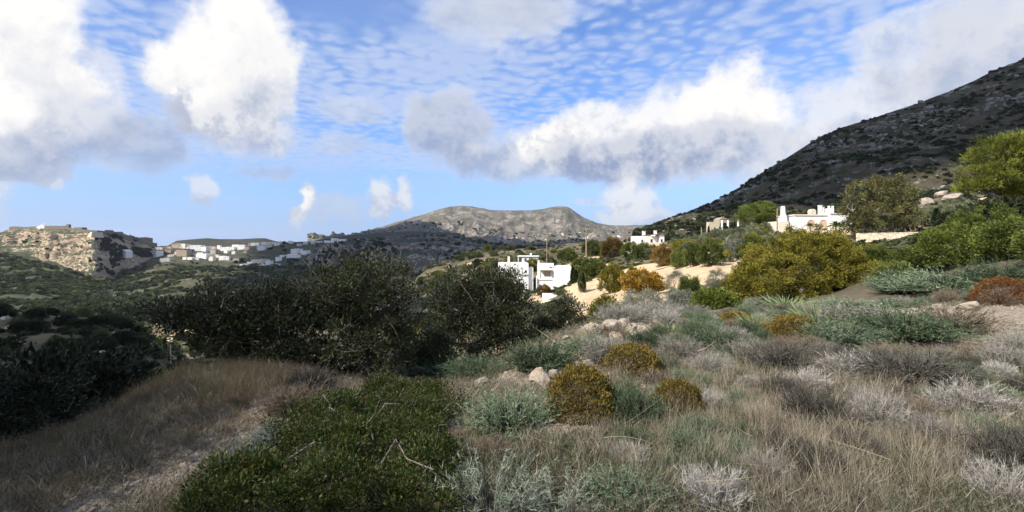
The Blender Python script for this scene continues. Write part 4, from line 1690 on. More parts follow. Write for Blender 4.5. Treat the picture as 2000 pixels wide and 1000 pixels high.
ORD = ['first', 'second', 'third', 'fourth', 'fifth', 'sixth', 'seventh', 'eighth', 'ninth', 'tenth', 'eleventh', 'twelfth', 'thirteenth', 'fourteenth', 'fifteenth', 'sixteenth', 'seventeenth', 'eighteenth', 'nineteenth', 'twentieth']
VZ = [  # from the enlarged view of the village: X, Y of the base, width, height there, colour
    ('crest', [(60, 265, 90, 25, 'g'), (140, 300, 80, 42, 't'), (235, 252, 90, 42, 't'), (310, 248, 80, 46, 'c'), (380, 258, 60, 32, 'g'), (455, 272, 110, 60, 'w'), (540, 290, 80, 46, 'w'), (585, 257, 60, 28, 'c'), (640, 268, 60, 30, 'g'), (710, 265, 34, 42, 'w'), (765, 270, 90, 36, 'w'), (835, 276, 80, 36, 'w'), (890, 258, 70, 38, 'w'), (945, 262, 80, 48, 'w'), (985, 240, 50, 30, 'c')]),
    ('hilltop', [(1012, 274, 52, 40, 't'), (1075, 222, 62, 30, 'w'), (1120, 222, 50, 26, 'w'), (1165, 282, 72, 52, 'w'), (1205, 217, 70, 30, 'w'), (1245, 211, 44, 24, 'c'), (1295, 201, 62, 22, 'w'), (1335, 226, 50, 24, 'w')]),
    ('middle', [(300, 332, 110, 66, 't'), (250, 322, 50, 34, 'c'), (510, 356, 130, 46, 'w'), (500, 318, 70, 26, 'w'), (640, 322, 72, 50, 't'), (380, 376, 100, 22, 'w'), (125, 396, 100, 24, 'g'), (190, 350, 60, 20, 'c'), (615, 382, 60, 34, 'c'), (680, 348, 40, 30, 'w'), (735, 376, 60, 42, 'w'), (790, 382, 50, 38, 'w')]),
    ('terrace', [(1520, 316, 76, 52, 'w'), (1562, 300, 56, 38, 'w'), (1618, 316, 76, 46, 'w'), (1485, 356, 84, 38, 'w'), (1550, 352, 66, 34, 'w'), (1355, 382, 58, 42, 'w'), (1388, 342, 46, 22, 'w')]),
    ('lower', [(1120, 426, 130, 42, 'c'), (1040, 422, 70, 22, 'w'), (970, 442, 80, 14, 'w'), (1168, 447, 56, 20, 'w'), (1240, 437, 58, 44, 'w'), (1315, 431, 66, 16, 'w'), (900, 388, 66, 16, 'g')]),
    ('ridge', [(1640, 206, 38, 24, 'w'), (1715, 196, 30, 30, 'w'), (1750, 196, 80, 16, 'w'), (1800, 192, 50, 14, 'w'), (1872, 182, 60, 18, 'w'), (1930, 182, 44, 22, 'w'), (1905, 297, 70, 14, 'c')]),
]
WHERE = {
    'crest': '%s house counted from the fort along the village crest',
    'hilltop': '%s house right of the bell tower on the village hilltop',
    'middle': '%s house from the fort in the village middle row',
    'terrace': '%s white house from the village centre on the open terrace',
    'lower': '%s house in the lowest village row above the green field',
    'ridge': '%s house on the ridge between village and mountain',
}
CN = {'w': 'white', 'c': 'cream', 't': 'tan stone', 'g': 'grey'}
CMAT = {'w': MW, 'c': MWC, 't': MWT, 'g': MWG}
hs_i = 0
for row, hl in VZ:
    hl = sorted(hl)
    for i, (X, Y, w, h, c) in enumerate(hl):
        px, py = 300 + X / 5.554, 440 + Y / 5.554
        p = village.at(px, py)
        k = p.y / F / 5.554
        hs_i += 1
        txt = WHERE[row] % ORD[i]
        if c != 'w' or row not in ('terrace',):
            txt = CN[c] + ' flat roofed ' + txt if 'white' not in txt else txt
        rr = random.Random(hs_i)
        far_house(p, w * k, w * k * rr.uniform(.7, 1.1), max(h * k, 2.4), CMAT[c], R(rr.uniform(-22, 14)), txt, hs_i, 'tile' if c == 't' and rr.random() < .5 else 'flat', group='village houses')
# smaller houses filling the village between the rows
qv_ = random.Random(41)
FILL = [(330, 488), (352, 484), (366, 487), (374, 500), (396, 486), (412, 505), (418, 489), (440, 495), (455, 497), (478, 494), (503, 488), (436, 508), (384, 509), (360, 507), (525, 482), (548, 477), (566, 476), (583, 480), (597, 478), (610, 476)]
for i, (px, py) in enumerate(FILL):
    p = village.at(px, py)
    k = p.y / F
    m_ = qv_.choice([MW, MWG, MWC, MWG])
    far_house(p, qv_.uniform(6, 10) * k, 7 * k, qv_.uniform(3, 5) * k, m_, R(qv_.uniform(-25, 15)), 'small pale house packed between the larger houses of the village', 1300 + i, 'flat', windows=i % 2 == 0, group='small village houses')
# houses below the fort and on the far rim
for i, (px, py, w, h, m_, hill, lab, cat) in enumerate([
        (239, 499, 18, 7, MW, fort, 'white chapel on the dark slope under the fort', 'chapel'),
        (295, 498, 22, 8, MW, fort, 'white house at the village end below the fort wall', 'house'),
        (311, 489, 14, 5, MWG, village, 'grey house tucked under the round dark tree by the fort', 'house'),
        (322, 511, 18, 6, MWG, village, 'pale house standing lowest below the fort end of the village', 'house'),
        (637, 473, 9, 4, MW, village, 'small white house leftmost on the gorge rim', 'house'),
        (652, 472, 12, 5, MW, village, 'white house in the middle of the gorge rim group', 'house'),
        (667, 474, 17, 7, MW, village, 'largest white house on the gorge rim', 'house'),
        (706, 470, 12, 3, MWC, village, 'low cream house rightmost on the gorge rim', 'house')]):
    p = hill.at(px, py)
    k = p.y / F
    r = far_house(p, w * k, w * k * .8, h * k, m_, R(-12 + 5 * i), lab, 900 + i, 'vault' if cat == 'chapel' else 'flat', cat=cat, name='chapel' if cat == 'chapel' else 'village_house')
# bell tower
p = village.at(485.5, 484)
k = p.y / F
bt = empty('bell_tower', p, R(10), 'slim tan bell tower rising over the village roofs', 'tower')
part(bt, 'shaft', MWT, lambda mb: mb.box(-2.0, 2.0, 0, 4.0, -5, 8.5))
part(bt, 'belfry', MWT, lambda mb: [mb.box(a, b, c, d, 8.502, 11.2) for a in (0,) for (a, b, c, d) in ((-1.8, -1.0, .2, 1.0), (1.0, 1.8, .2, 1.0), (-1.8, -1.0, 3.0, 3.8), (1.0, 1.8, 3.0, 3.8))])
part(bt, 'cap', MTERR, lambda mb: (mb.box(-2.1, 2.1, -.1, 4.1, 11.202, 11.6), mb.tube([(0, 2, 11.6), (0, 2, 13.6)], [1.7, .1], 8)))

# ---- the fort
fr = empty('fortress', fort.at(60, 446), 0, 'ruined stone fortress walls and towers along the cliff top', 'fortress')
fo = np.array(fr.location)


def fort_wall(name, line, h, t=3.0, mat=MFORT):
    mb = MB()
    for (a, ta), (b, tb) in zip(line[:-1], line[1:]):
        da = float(np.interp(a, [q[0] for q in fort_d], [q[1] for q in fort_d])) + 6
        db = float(np.interp(b, [q[0] for q in fort_d], [q[1] for q in fort_d])) + 6
        p, q = np.array(P(a, ta, da)) - fo, np.array(P(b, tb, db)) - fo
        v = []
        for e in (p, q):
            for dy in (0, t):
                for dz in (-h, 0):
                    v.append(e + np.array([0, dy, dz]))
        mb.add(v, f4=[(0, 1, 5, 4), (2, 6, 7, 3), (1, 3, 7, 5), (0, 2, 3, 1), (4, 5, 7, 6), (0, 4, 6, 2)])
    return mb.build(name, mat, fr)


fort_wall('rampart', [(18, 443), (30, 442), (46, 443.5), (66, 442.5), (84, 441), (104, 441), (126, 441)], 9)
fort_wall('rampart', [(126, 442), (141, 446), (165, 448.5), (190, 450), (204, 451.5)], 9)
fort_wall('rampart', [(203, 451), (216, 451.5), (220, 453), (237, 452.5), (239, 456)], 9)
fort_wall('rampart', [(239, 456), (252, 461), (262, 464), (270, 465)], 9)
fort_wall('tower', [(129, 438), (134, 438)], 12, 5)
fort_wall('tower', [(144, 444), (160.5, 444)], 12, 10)
fort_wall('tower', [(205, 449), (215, 449.5)], 10, 8)
fort_wall('tower', [(271, 464), (279, 463), (292, 465)], 13, 10)
fort_wall('tower', [(292, 473.5), (302, 475)], 9, 8)
# the sloping bastion at the corner of the cliff
bs = MB()
c0 = np.array(P(180, 453, 838)) - fo
w_, hh = 3.0, 9.0
bs.add([c0 + np.array(q) for q in [(-w_, 0, 0), (w_ * .55, -2, 0), (w_ * 1.5, -8, -hh), (-w_ * 1.1, -7, -hh), (-w_, 14, 0), (w_ * 1.4, 16, 0), (w_ * 2.2, 16, -hh), (-w_ * 1.1, 14, -hh)]],
       f4=[(0, 3, 2, 1), (1, 2, 6, 5), (4, 5, 6, 7), (0, 4, 7, 3), (0, 1, 5, 4)])
bs.build('bastion', MCREAM, fr)
p = fort.at(80, 446)
p = P(80, 446.5, p.y - 2)
ch = empty('hilltop_church', p, R(-10), 'small white church with gabled roof on top of the fort cliff', 'church')
part(ch, 'wall', MW, lambda mb: mb.box(-10, 8, 0, 9, -3, 3.0))
part(ch, 'roof', MW, lambda mb: mb.prism([(-10.3, 3.002), (8.3, 3.002), (3.0, 7.4), (-4.0, 4.6)], -.3, 9.3))
part(ch, 'cross', MW, lambda mb: (mb.box(2.7, 3.2, 4, 4.4, 7.0, 10.4), mb.box(1.9, 4.0, 4.05, 4.35, 8.9, 9.4)))
part(ch, 'door', MDARK, lambda mb: mb.box(-1, .4, -.05, .02, 0, 2.2))

# ---- the settlement at the foot of the far mountain: a few pixels each
q = random.Random(77)
hw_mesh = []
for i in range(5):
    mb = MB()
    a, b_, h = q.uniform(9, 15), q.uniform(8, 12), q.uniform(5, 8)
    mb.box(-a / 2, a / 2, 0, b_, -12, h)
    mb.box(-a / 2 + 1, a * .1, 1, b_ * .7, h + .01, h + 3.2)
    hw_mesh.append(mb.mesh('farmhouse', [MW, MWC, MW, MWC, MWG][i]))
FAR_H = []
for i in range(64):
    if i < 50:
        px = q.triangular(955, 1215, 1130)
        py = q.triangular(452, 475, 466)
    else:
        px = q.uniform(1190, 1290)
        py = q.uniform(448, 466)
    FAR_H.append((px, py))
for i, (px, py) in enumerate(FAR_H):
    o = link(bpy.data.objects.new('farmhouse', hw_mesh[i % 5]))
    o.location = mount.at(px, py)
    o.rotation_euler.z = q.uniform(-.5, .5)
    s_ = q.choice([.45, .55, .65, .85])
    o.scale = (s_, s_, s_)
    tag(o, 'tiny pale farmhouse in the scattered settlement at the foot of the mountain', 'house', 'far settlement houses')


# ---- utility poles
def pole(px, py0, py1, d, label, arms=1, lean=0.0, r_=.16, mat=None):
    b = P(px, py1, d)
    z0 = Hs(b.x, b.y)
    h = (py1 - py0) / F * d
    r = empty('utility_pole', b, 0, label, 'pole')
    lo = min(z0 - b.z, 0) - .5
    mat = mat or ML['wood']
    part(r, 'shaft', mat, lambda mb: mb.tube([(0, 0, lo), (lean * .5, 0, h * .5), (lean, 0, h)], [r_, r_ * .85, r_ * .65], 8))
    for i in range(arms):
        part(r, 'crossarm', mat, lambda mb: mb.box(lean - 1.0, lean + 1.0, -.07, .07, h - .35 - i * 1.0, h - .18 - i * 1.0))
        for x in (-.85, -.3, .3, .85):
            part(r, 'insulator', MMETAL, lambda mb: mb.tube([(lean + x, 0, h - .18 - i), (lean + x, 0, h + .08 - i)], .05, 6))
    return r


pole(1068, 455, 497, 175, 'utility pole standing behind the cube house', 1)
pole(1145, 446, 484, 150, 'stout utility pole with a crossarm left of the round bushes', 1, r_=.24)
pole(1225, 442, 475, 170, 'thin utility pole left of the white house with dark roof slabs', 0)
pole(1518, 407, 466, 105, 'bare timber pole left of the arched villa', 0, r_=.16)
pole(1370, 444, 465, 140, 'short grey post among the olive trees', 0, r_=.2)
gp = on(333, 190)
pp = HOR - gp.z / gp.y * F
pole(333, pp - 45, pp + 2, 190, 'pale T shaped power pole in the shaded valley', 1, r_=.26, mat=MWC)
pole(402, 655, 680, 300, 'thin pole beyond the valley road', 0)
pole(1109, 476, 497, 260, 'faint distant pole between two nearer poles', 0, r_=.1)
pole(1168, 448, 480, 230, 'dim pole behind the stout crossarm pole', 1, r_=.12)


def cable(a, b, sag, label):
    mb = MB()
    a, b = np.array(a), np.array(b)
    t = np.linspace(0, 1, 15)[:, None]
    p = a + (b - a) * t
    p[:, 2:] -= np.sin(t * np.pi) * sag
    o0 = p[0].copy()
    mb.tube(p - o0, .03, 4)
    return tag(mb.build('power_cable', MMETAL, loc=o0), label, 'cable')


cable(P(334, pp - 43, 190), P(275, pp - 26, 178), 1.2, 'upper power cable running from the T shaped pole towards the dark shrubs')
cable(P(332, pp - 43, 190), P(404, 657, 300), 2.0, 'power cable running from the T shaped pole to the thin pole')

# ================================================================== trees and shrubs, each one a thing
def pxblobs(bl, base):
    """crown masses given as (px, py, half width px, half height px, depth, half depth m) -> local ellipsoids"""
    out = []
    for px, py, rx, rz, d, ry in bl:
        p = P(px, py, d) - base
        out.append((p.x, p.y, p.z, rx / F * d, ry, rz / F * d))
    return out


def big_tree(name, label, base, bl, n_cl, rc, n_leaf, L_, W_, lm, tr, stems, nl, **kw):
    t, c = tree_mesh(pxblobs(bl, base), n_cl, rc, n_leaf, L_, W_, lm, tr, stems, nl, **kw)
    return plant(name, label, 'tree', base, [(t, 'trunk'), (c, 'crown')])


# dark mastic trees of the foreground
b = on(690, 9.2)
big_tree('mastic_tree', 'large dark mastic tree with grey bare twigs and open crown against the gorge', b,
         [(620, 590, 70, 60, 9.2, .9), (700, 575, 75, 75, 9.4, 1.0), (765, 580, 52, 75, 9.3, .8), (660, 660, 110, 70, 9.0, 1.0), (755, 670, 55, 70, 9.2, .8), (610, 720, 60, 45, 8.8, .6)],
         430, .20, 115, .058, .025, 'mastic', .07, 6, 130, lo=.35, zcut=-.9, twigs_out=800, twig=.010, jit=.5, up=.5, rough=.25)
b = on(480, 8.6)
big_tree('mastic_tree', 'low spreading dark mastic tree reaching out over the grassy bank', b,
         [(360, 612, 62, 34, 8.8, .6), (450, 602, 65, 42, 8.7, .7), (530, 603, 60, 46, 8.7, .7), (460, 655, 70, 40, 8.5, .6), (560, 665, 55, 55, 8.6, .7), (410, 640, 50, 30, 8.6, .5)],
         340, .19, 105, .056, .024, 'mastic', .055, 5, 110, lo=.35, zcut=-.9, twigs_out=650, twig=.010, jit=.5, up=.5, rough=.25)
b = on(925, 12.5)
big_tree('mastic_tree', 'round dark mastic tree standing in front of the white flat roofed house', b,
         [(895, 590, 60, 58, 12.6, .9), (960, 580, 65, 60, 12.6, 1.0), (1000, 590, 40, 55, 12.4, .8), (910, 650, 72, 48, 12.2, .9), (985, 645, 55, 45, 12.3, .9)],
         340, .24, 110, .066, .028, 'mastic', .08, 5, 80, lo=.4, zcut=-.95, twigs_out=350, twig=.011, jit=.5, up=.5, rough=.25)
b = on(1098, 14.5)
big_tree('mastic_shrub', 'smaller dark mastic bush right of the round mastic tree', b,
         [(1075, 622, 38, 34, 14.5, .8), (1115, 615, 36, 34, 14.6, .8), (1050, 650, 40, 28, 14.3, .7)],
         150, .22, 100, .060, .024, 'mastic', .05, 3, 40, lo=.4, zcut=-.95, jit=.5, up=.5)

b = on(838, 11)
big_tree('mastic_shrub', 'dark mastic bush filling the gap between the large and the round mastic tree', b,
         [(838, 672, 34, 36, 11, .6), (822, 700, 30, 28, 10.8, .5), (862, 695, 34, 30, 11, .5)],
         120, .19, 95, .058, .025, 'mastic', .05, 3, 30, lo=.4, zcut=-.95, jit=.5, up=.5, rough=.25)

# dark thicket falling away on the left
def dark_bush_proto():
    return tree_mesh([(0, 0, .75, .85, .8, .65), (.6, .2, .55, .6, .6, .5), (-.6, -.1, .6, .6, .6, .55)], 200, .20, 80, .060, .026, 'dark', .05, 3, 30, lo=.45, zcut=-.95, jit=.5, up=.5)


dk = [dark_bush_proto() for _ in range(3)]
LEFT = [  # px, depth, scale, label
    (35, 9.8, 2.2, 'dark maquis bush cut by the picture edge above the grassy bank'),
    (140, 11, 2.1, 'dark maquis bush in the gully left of the grassy bank'),
    (190, 12.5, 1.4, 'dark maquis bush behind the crest of the grassy bank'),
    (90, 14, 2.6, 'tall dark bush in the second rank of the shaded thicket'),
    (180, 16, 1.9, 'dark bush in the second rank nearest the T shaped pole'),
    (0, 15, 2.8, 'tall dark bush at the picture edge in the shaded thicket'),
    (50, 20, 2.8, 'broad dark bush in the third rank of the shaded thicket'),
    (165, 21, 2.4, 'dark bush in the third rank below the rocky fold'),
    (215, 25, 1.9, 'dark bush sloping down to the valley road'),
    (-60, 11, 1.8, 'dark bush just outside the picture edge'),
    (10, 6.6, .8, 'low dark bush at the foot of the bank beside the picture edge'),
    (100, 7.6, .75, 'low dark bush half way along the foot of the bank'),
    (-80, 5.6, 1.0, 'dark bush beside the footpath outside the picture'),
]
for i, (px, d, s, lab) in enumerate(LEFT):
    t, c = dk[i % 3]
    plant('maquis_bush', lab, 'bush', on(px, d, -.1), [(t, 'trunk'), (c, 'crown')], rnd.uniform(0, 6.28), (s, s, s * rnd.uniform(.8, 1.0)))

# unseen trees added out of view on the left to darken the bank
ct, cc = tree_mesh([(0, 0, 3.4, 2.0, 2.0, 1.6), (1.1, .6, 2.6, 1.5, 1.5, 1.3), (-1.2, -.4, 2.8, 1.5, 1.6, 1.3), (.2, -1.2, 2.4, 1.4, 1.3, 1.2)], 300, .38, 110, .10, .06, 'dark', .16, 4, 60, lo=.4, zcut=-.9)
for x, y, s_, lab in [(-7.6, 2.0, 1.05, 'unseen tree added just left of the view to darken the bank'), (-4.6, -1.6, 1.05, 'unseen tree added left of and behind the viewpoint to darken the bank'), (-11.5, 4.6, 1.15, 'unseen tree added further left of the view to darken the bank')]:
    plant('added_shade_tree', lab, 'tree', (x, y, Hs(x, y) - .1), [(ct, 'trunk'), (cc, 'crown')], x, s_)

# low mastic mat at the bottom of the picture
b = on(690, 4.2)
matb = []
for (px, py, rx, rz, d, ry) in [(560, 1000, 160, 60, 3.2, .45), (720, 985, 190, 75, 3.2, .5), (860, 1000, 100, 70, 3.1, .4), (660, 900, 160, 60, 3.9, .45), (800, 900, 120, 65, 3.9, .5), (880, 930, 55, 60, 3.6, .4),
                                (690, 830, 110, 45, 4.7, .5), (820, 815, 100, 45, 4.8, .5), (780, 785, 70, 28, 5.5, .5), (880, 800, 45, 28, 5.2, .4), (480, 1030, 90, 40, 3.0, .3)]:
    p = P(px, py, d)
    g = Hs(p.x, p.y)
    top = p.z + rz / F * d
    hgt = max(top - g, .25)
    hgt *= .72
    matb.append((p.x - b.x - .04 * d, p.y - b.y, g + hgt * .35 - b.z, rx / F * d * .86, ry * .9, hgt * .65))
big_ = list(matb)
qm = random.Random(3)
for j in range(70):
    m0 = qm.choice(big_)
    an, rr_ = qm.uniform(0, 6.28), qm.uniform(.2, .95)
    r0 = qm.uniform(.08, .18)
    matb.append((m0[0] + math.cos(an) * rr_ * m0[3], m0[1] + math.sin(an) * rr_ * m0[4], m0[2] + m0[5] * math.sqrt(1 - rr_ ** 2) * .9, r0, r0, r0 * qm.uniform(.7, 1.1)))
t, c = tree_mesh(matb, 950, .085, 80, .026, .0115, 'mastic_low', .009, 8, 80, lo=.7, zcut=-.4, up=.35, jit=.6, rough=.3, twigs_out=60, spread=.8, branch=False)
plant('mastic_mat', 'low spreading glossy green mastic shrub covering the ground beside the footpath', 'shrub', b, [(t, 'trunk'), (c, 'crown')])

# big golden tamarisk and the bushes behind it
b = on(1560, 25.5)
big_tree('golden_tamarisk', 'huge rounded golden tamarisk bush with dark hollow at its base', b,
         [(1540, 525, 90, 58, 26, 1.8), (1600, 510, 75, 55, 26.5, 1.8), (1480, 540, 50, 42, 25, 1.4), (1640, 535, 50, 50, 26, 1.5), (1560, 490, 70, 40, 26.5, 1.5), (1455, 560, 28, 24, 24.5, .8), (1580, 560, 90, 24, 25.4, 1.2)],
         760, .28, 130, .090, .046, 'tamarisk', .12, 5, 14, lo=.62, zcut=-.85, jit=.3, up=.6, flat=.85, rough=.24)
for (px, d, py, rx, rz, lm, lab, nm) in [
        (1700, 36, 505, 55, 24, 'tamarisk', 'olive gold bush right behind the huge golden tamarisk', 'tamarisk_bush'),
        (1715, 28, 515, 45, 32, 'bright', 'yellow green leafy bush between tamarisk and the green thicket', 'leafy_bush'),
        (1800, 24, 512, 46, 32, 'green', 'dark green bush at the front of the right thicket', 'leafy_bush'),
        (1745, 21, 545, 34, 24, 'green', 'low green bush beside grey thorn shrubs below the thicket', 'leafy_bush'),
        (1880, 22, 485, 80, 48, 'bright', 'broad green bush in the middle of the right thicket', 'leafy_bush'),
        (1985, 20, 480, 70, 55, 'bright', 'green bush at the picture edge in the right thicket', 'leafy_bush'),
        (1930, 28, 440, 80, 36, 'bright', 'green bush below the sunlit pine', 'leafy_bush'),
        (2060, 17, 470, 60, 70, 'green', 'tall green bush just beyond the picture edge', 'leafy_bush'),
        (1398, 19, 588, 38, 18, 'bright', 'bright green low bush left of the golden tamarisk foot', 'leafy_bush'),
        (1425, 26, 562, 20, 15, 'tamarisk', 'small yellow green bush touching the golden tamarisk', 'tamarisk_bush'),
        (1348, 34, 555, 19, 17, 'green', 'dark green bush between two grey olive shrubs', 'leafy_bush'),
        (1322, 38, 545, 23, 19, 'greygreen', 'grey green shrub right of the orange tamarisk', 'grey_shrub'),
        (1404, 34, 543, 24, 18, 'greygreen', 'grey green shrub on sand left of the golden tamarisk', 'grey_shrub'),
        (1255, 20, 583, 46, 17, 'greygreen', 'grey green shrub below the dark hollow of the orange tamarisk', 'grey_shrub'),
        (1333, 20, 583, 28, 17, 'greygreen', 'pale grey shrub in front of the dark green bush', 'grey_shrub'),
        (1183, 19, 594, 28, 14, 'tamarisk', 'yellowish low bush right of the smaller mastic bush', 'tamarisk_bush'),
        ]:
    bb = on(px, d)
    zt = P(px, py - rz, d).z
    hgt = max(zt - bb.z, .8)
    w = rx / F * d
    cz = hgt * .5
    bl = [(0, 0, cz, w * .8, w * .8, hgt * .48), (w * .45, -.1 * w, cz * .75, w * .5, w * .5, hgt * .38), (-w * .45, .1 * w, cz * .8, w * .5, w * .5, hgt * .40)]
    sz = {'greygreen': (.075, .022), 'bright': (.10, .05), 'green': (.10, .045), 'tamarisk': (.09, .042)}[lm]
    t, c = tree_mesh(bl, int(90 + w * 70), .22 if lm != 'greygreen' else .20, 70, sz[0], sz[1], lm, .05, 3, 25, lo=.55, zcut=-.95, jit=.4, up=.55)
    plant(nm, lab, 'bush', bb, [(t, 'trunk'), (c, 'crown')])

# rows of tamarisk and juniper bushes on the sandy terraces (two makes of each colour, copied)
def bush_proto(lm, n=130, nl=60, L_=.16, W_=.075):
    return tree_mesh([(0, 0, .95, 1.15, 1.0, .85), (.8, .1, .75, .8, .8, .65), (-.8, -.1, .8, .8, .8, .65), (.1, -.5, .6, .8, .6, .55)], n, .27, nl, L_, W_, lm, .07, 3, 22, lo=.7, zcut=-.7, jit=.3, up=.6, rough=.14)


BP = {lm: [bush_proto(lm) for _ in range(2)] for lm in ('rust', 'green', 'orange', 'tamarisk')}
BP['olive'] = [tree_mesh([(0, 0, 1.4, 1.1, 1.0, .8), (.8, .1, 1.1, .7, .7, .6), (-.7, -.1, 1.2, .7, .7, .6)], 110, .26, 55, .16, .05, 'olive', .09, 3, 20, lo=.6, zcut=-.85, jit=.35, up=.5) for _ in range(2)]
BP['scrub'] = [tree_mesh([(0, 0, .8, 1.1, 1.0, .75), (.7, .1, .6, .7, .7, .5)], 70, .30, 45, .20, .09, 'scrub', .05, 2, 10, lo=.6, zcut=-.9, jit=.35, up=.5) for _ in range(2)]
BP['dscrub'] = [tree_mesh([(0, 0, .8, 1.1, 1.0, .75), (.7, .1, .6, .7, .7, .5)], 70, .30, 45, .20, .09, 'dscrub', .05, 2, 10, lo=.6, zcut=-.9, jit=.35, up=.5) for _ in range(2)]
BP['greygreen'] = [tree_mesh([(0, 0, .8, 1.1, 1.0, .75), (.7, .1, .6, .7, .7, .5)], 70, .30, 45, .18, .06, 'greygreen', .05, 2, 10, lo=.6, zcut=-.9, jit=.35, up=.5) for _ in range(2)]
HB = {'olive': 2.2, 'scrub': 1.55, 'dscrub': 1.55, 'greygreen': 1.55}
WB = {'olive': 1.6, 'scrub': 1.35, 'dscrub': 1.35, 'greygreen': 1.35}


def bush(px, d, wpx, hpx, lm, lab, nm='tamarisk_bush', cat='bush', group=None, i=0, sink=.12):
    """a bush wpx wide and hpx high as seen at depth d"""
    w = wpx / F * d / 2 / WB.get(lm, 1.7)
    h = hpx / F * d / HB.get(lm, 1.75)
    t, c = BP[lm][i % 2]
    return plant(nm, lab, cat, on(px, d, -sink), [(t, 'trunk'), (c, 'crown')], rnd.uniform(-.5, .5) + (3.14 if rnd.random() < .5 else 0), (w, (w + h) * .5, h), group)


TERR = [   # px, py of the foot, width px, height px
    (1156, 500, 40, 30, 'green', 'dark green juniper leftmost in the upper bush row'),
    (1196, 504, 46, 38, 'rust', 'rusty brown tamarisk in the upper row left of the green junipers'),
    (1178, 498, 26, 26, 'green', 'green juniper tucked behind the rusty tamarisk'),
    (1231, 507, 40, 33, 'green', 'green juniper right of the rusty brown tamarisk'),
    (1257, 504, 36, 29, 'green', 'bright green juniper in the middle of the upper row'),
    (1275, 500, 24, 22, 'rust', 'narrow brown tamarisk left of the sandy clearing bush'),
    (1294, 520, 46, 42, 'rust', 'brown tamarisk rounding off at the sandy clearing'),
    (1328, 523, 40, 36, 'green', 'tall green juniper right of the brown tamarisk'),
    (1356, 520, 42, 44, 'green', 'green juniper in the middle above the sand'),
    (1389, 517, 58, 46, 'green', 'broad dark green juniper above the sand'),
    (1418, 512, 30, 42, 'greygreen', 'grey shrub at the end of the juniper row'),
    (1340, 490, 60, 22, 'tamarisk', 'olive yellow bush behind the tall juniper'),
    (1395, 488, 54, 22, 'tamarisk', 'yellowish bush behind the juniper row'),
    (1433, 499, 34, 34, 'greygreen', 'grey green shrub below the low cream wall'),
    (1474, 499, 60, 38, 'green', 'green juniper behind the golden tamarisk shoulder'),
    (1500, 486, 56, 26, 'tamarisk', 'gold green bush under the timber pole'),
    (1155, 544, 72, 38, 'green', 'green juniper mass above the sandy drive'),
    (1135, 533, 46, 28, 'green', 'dark juniper at the edge of the sand drive'),
    (1109, 512, 42, 26, 'green', 'green juniper right behind the cube house'),
    (1196, 571, 54, 54, 'tamarisk', 'windswept olive gold tamarisk left of the orange one'),
    (1237, 556, 34, 34, 'tamarisk', 'dull gold tamarisk squeezed behind the orange one'),
    (1257, 571, 88, 46, 'orange', 'bright orange tamarisk dome with dark shadow line'),
    (1058, 507, 26, 18, 'rust', 'rusty bush under the utility pole'),
    (1062, 578, 34, 22, 'rust', 'brown round bush in front of the cube house'),
    (1098, 575, 32, 10, 'scrub', 'flat trimmed green bush along the cube house front'),
    (1137, 570, 18, 38, 'green', 'upright green shrub right of the cube house corner'),
    (1040, 512, 24, 16, 'green', 'small green bush beside the low white house'),
    (1237, 472, 30, 18, 'rust', 'pale brown bush beside the white house with dark roof slabs'),
    (1312, 470, 20, 18, 'dscrub', 'dark shrub right of the white house with dark roof slabs'),
    (1545, 470, 44, 18, 'scrub', 'low garden shrub at the villa corner'),
    (1668, 508, 56, 24, 'tamarisk', 'gold green bush below the terrace wall'),
    (1770, 496, 46, 16, 'scrub', 'grey green shrub below the right end of the terrace wall'),
]
for i, (px, py, w, h, lm, lab) in enumerate(TERR):
    bush(px, hit(px, py, 30, 260).y, w, h, lm, lab, {'green': 'juniper_bush', 'scrub': 'garden_shrub', 'dscrub': 'garden_shrub', 'greygreen': 'grey_shrub'}.get(lm, 'tamarisk_bush'), i=i, sink=.2)

# olive trees
n_ol = 0
for row, (pts, w, h) in {
        'long olive row below the mountain': ([(1318, 140), (1338, 138), (1358, 136), (1380, 135), (1402, 134), (1424, 133), (1446, 132), (1468, 130), (1490, 128), (1345, 118), (1375, 116), (1408, 114), (1440, 112), (1470, 110)], 34, 24),
        'olive terrace above the cream wall': ([(1690, 116), (1712, 115), (1735, 113), (1760, 112), (1785, 110), (1812, 108), (1840, 100), (1870, 92), (1860, 80), (1890, 76)], 46, 36)}.items():
    for i, (px, d) in enumerate(sorted(pts)):
        bush(px, d, w * rnd.uniform(.85, 1.25), h * rnd.uniform(.85, 1.2), 'olive', '%s silvery olive tree from the left in the %s' % (ORD[i], row), 'olive_tree', 'tree', row, i)

# eucalyptus by the villa, round pine, the sunlit pine at the edge
b = on(1715, 100)
big_tree('eucalyptus_tree', 'tall bushy eucalyptus tree beside the arched villa', b,
         [(1700, 385, 40, 36, 100, 3.5), (1735, 375, 38, 34, 101, 3.5), (1760, 392, 30, 32, 100, 3), (1672, 405, 24, 30, 99, 2.5), (1720, 415, 50, 30, 99, 3.5), (1765, 425, 26, 24, 98, 2.5), (1690, 440, 28, 22, 98, 2.5)],
         420, .85, 70, .38, .16, 'euca', .4, 4, 40, lo=.6, zcut=-.9, jit=.3)
b = on(1482, 152)
big_tree('umbrella_pine', 'round bright green pine left of the timber pole', b,
         [(1482, 416, 36, 20, 152, 5), (1465, 424, 22, 15, 151, 4), (1500, 424, 24, 16, 151, 4), (1486, 405, 22, 12, 153, 4)],
         260, .9, 60, .42, .16, 'bright', .35, 3, 25, lo=.6, zcut=-.6, jit=.25, up=.7, flat=.6)
b = on(1975, 34)
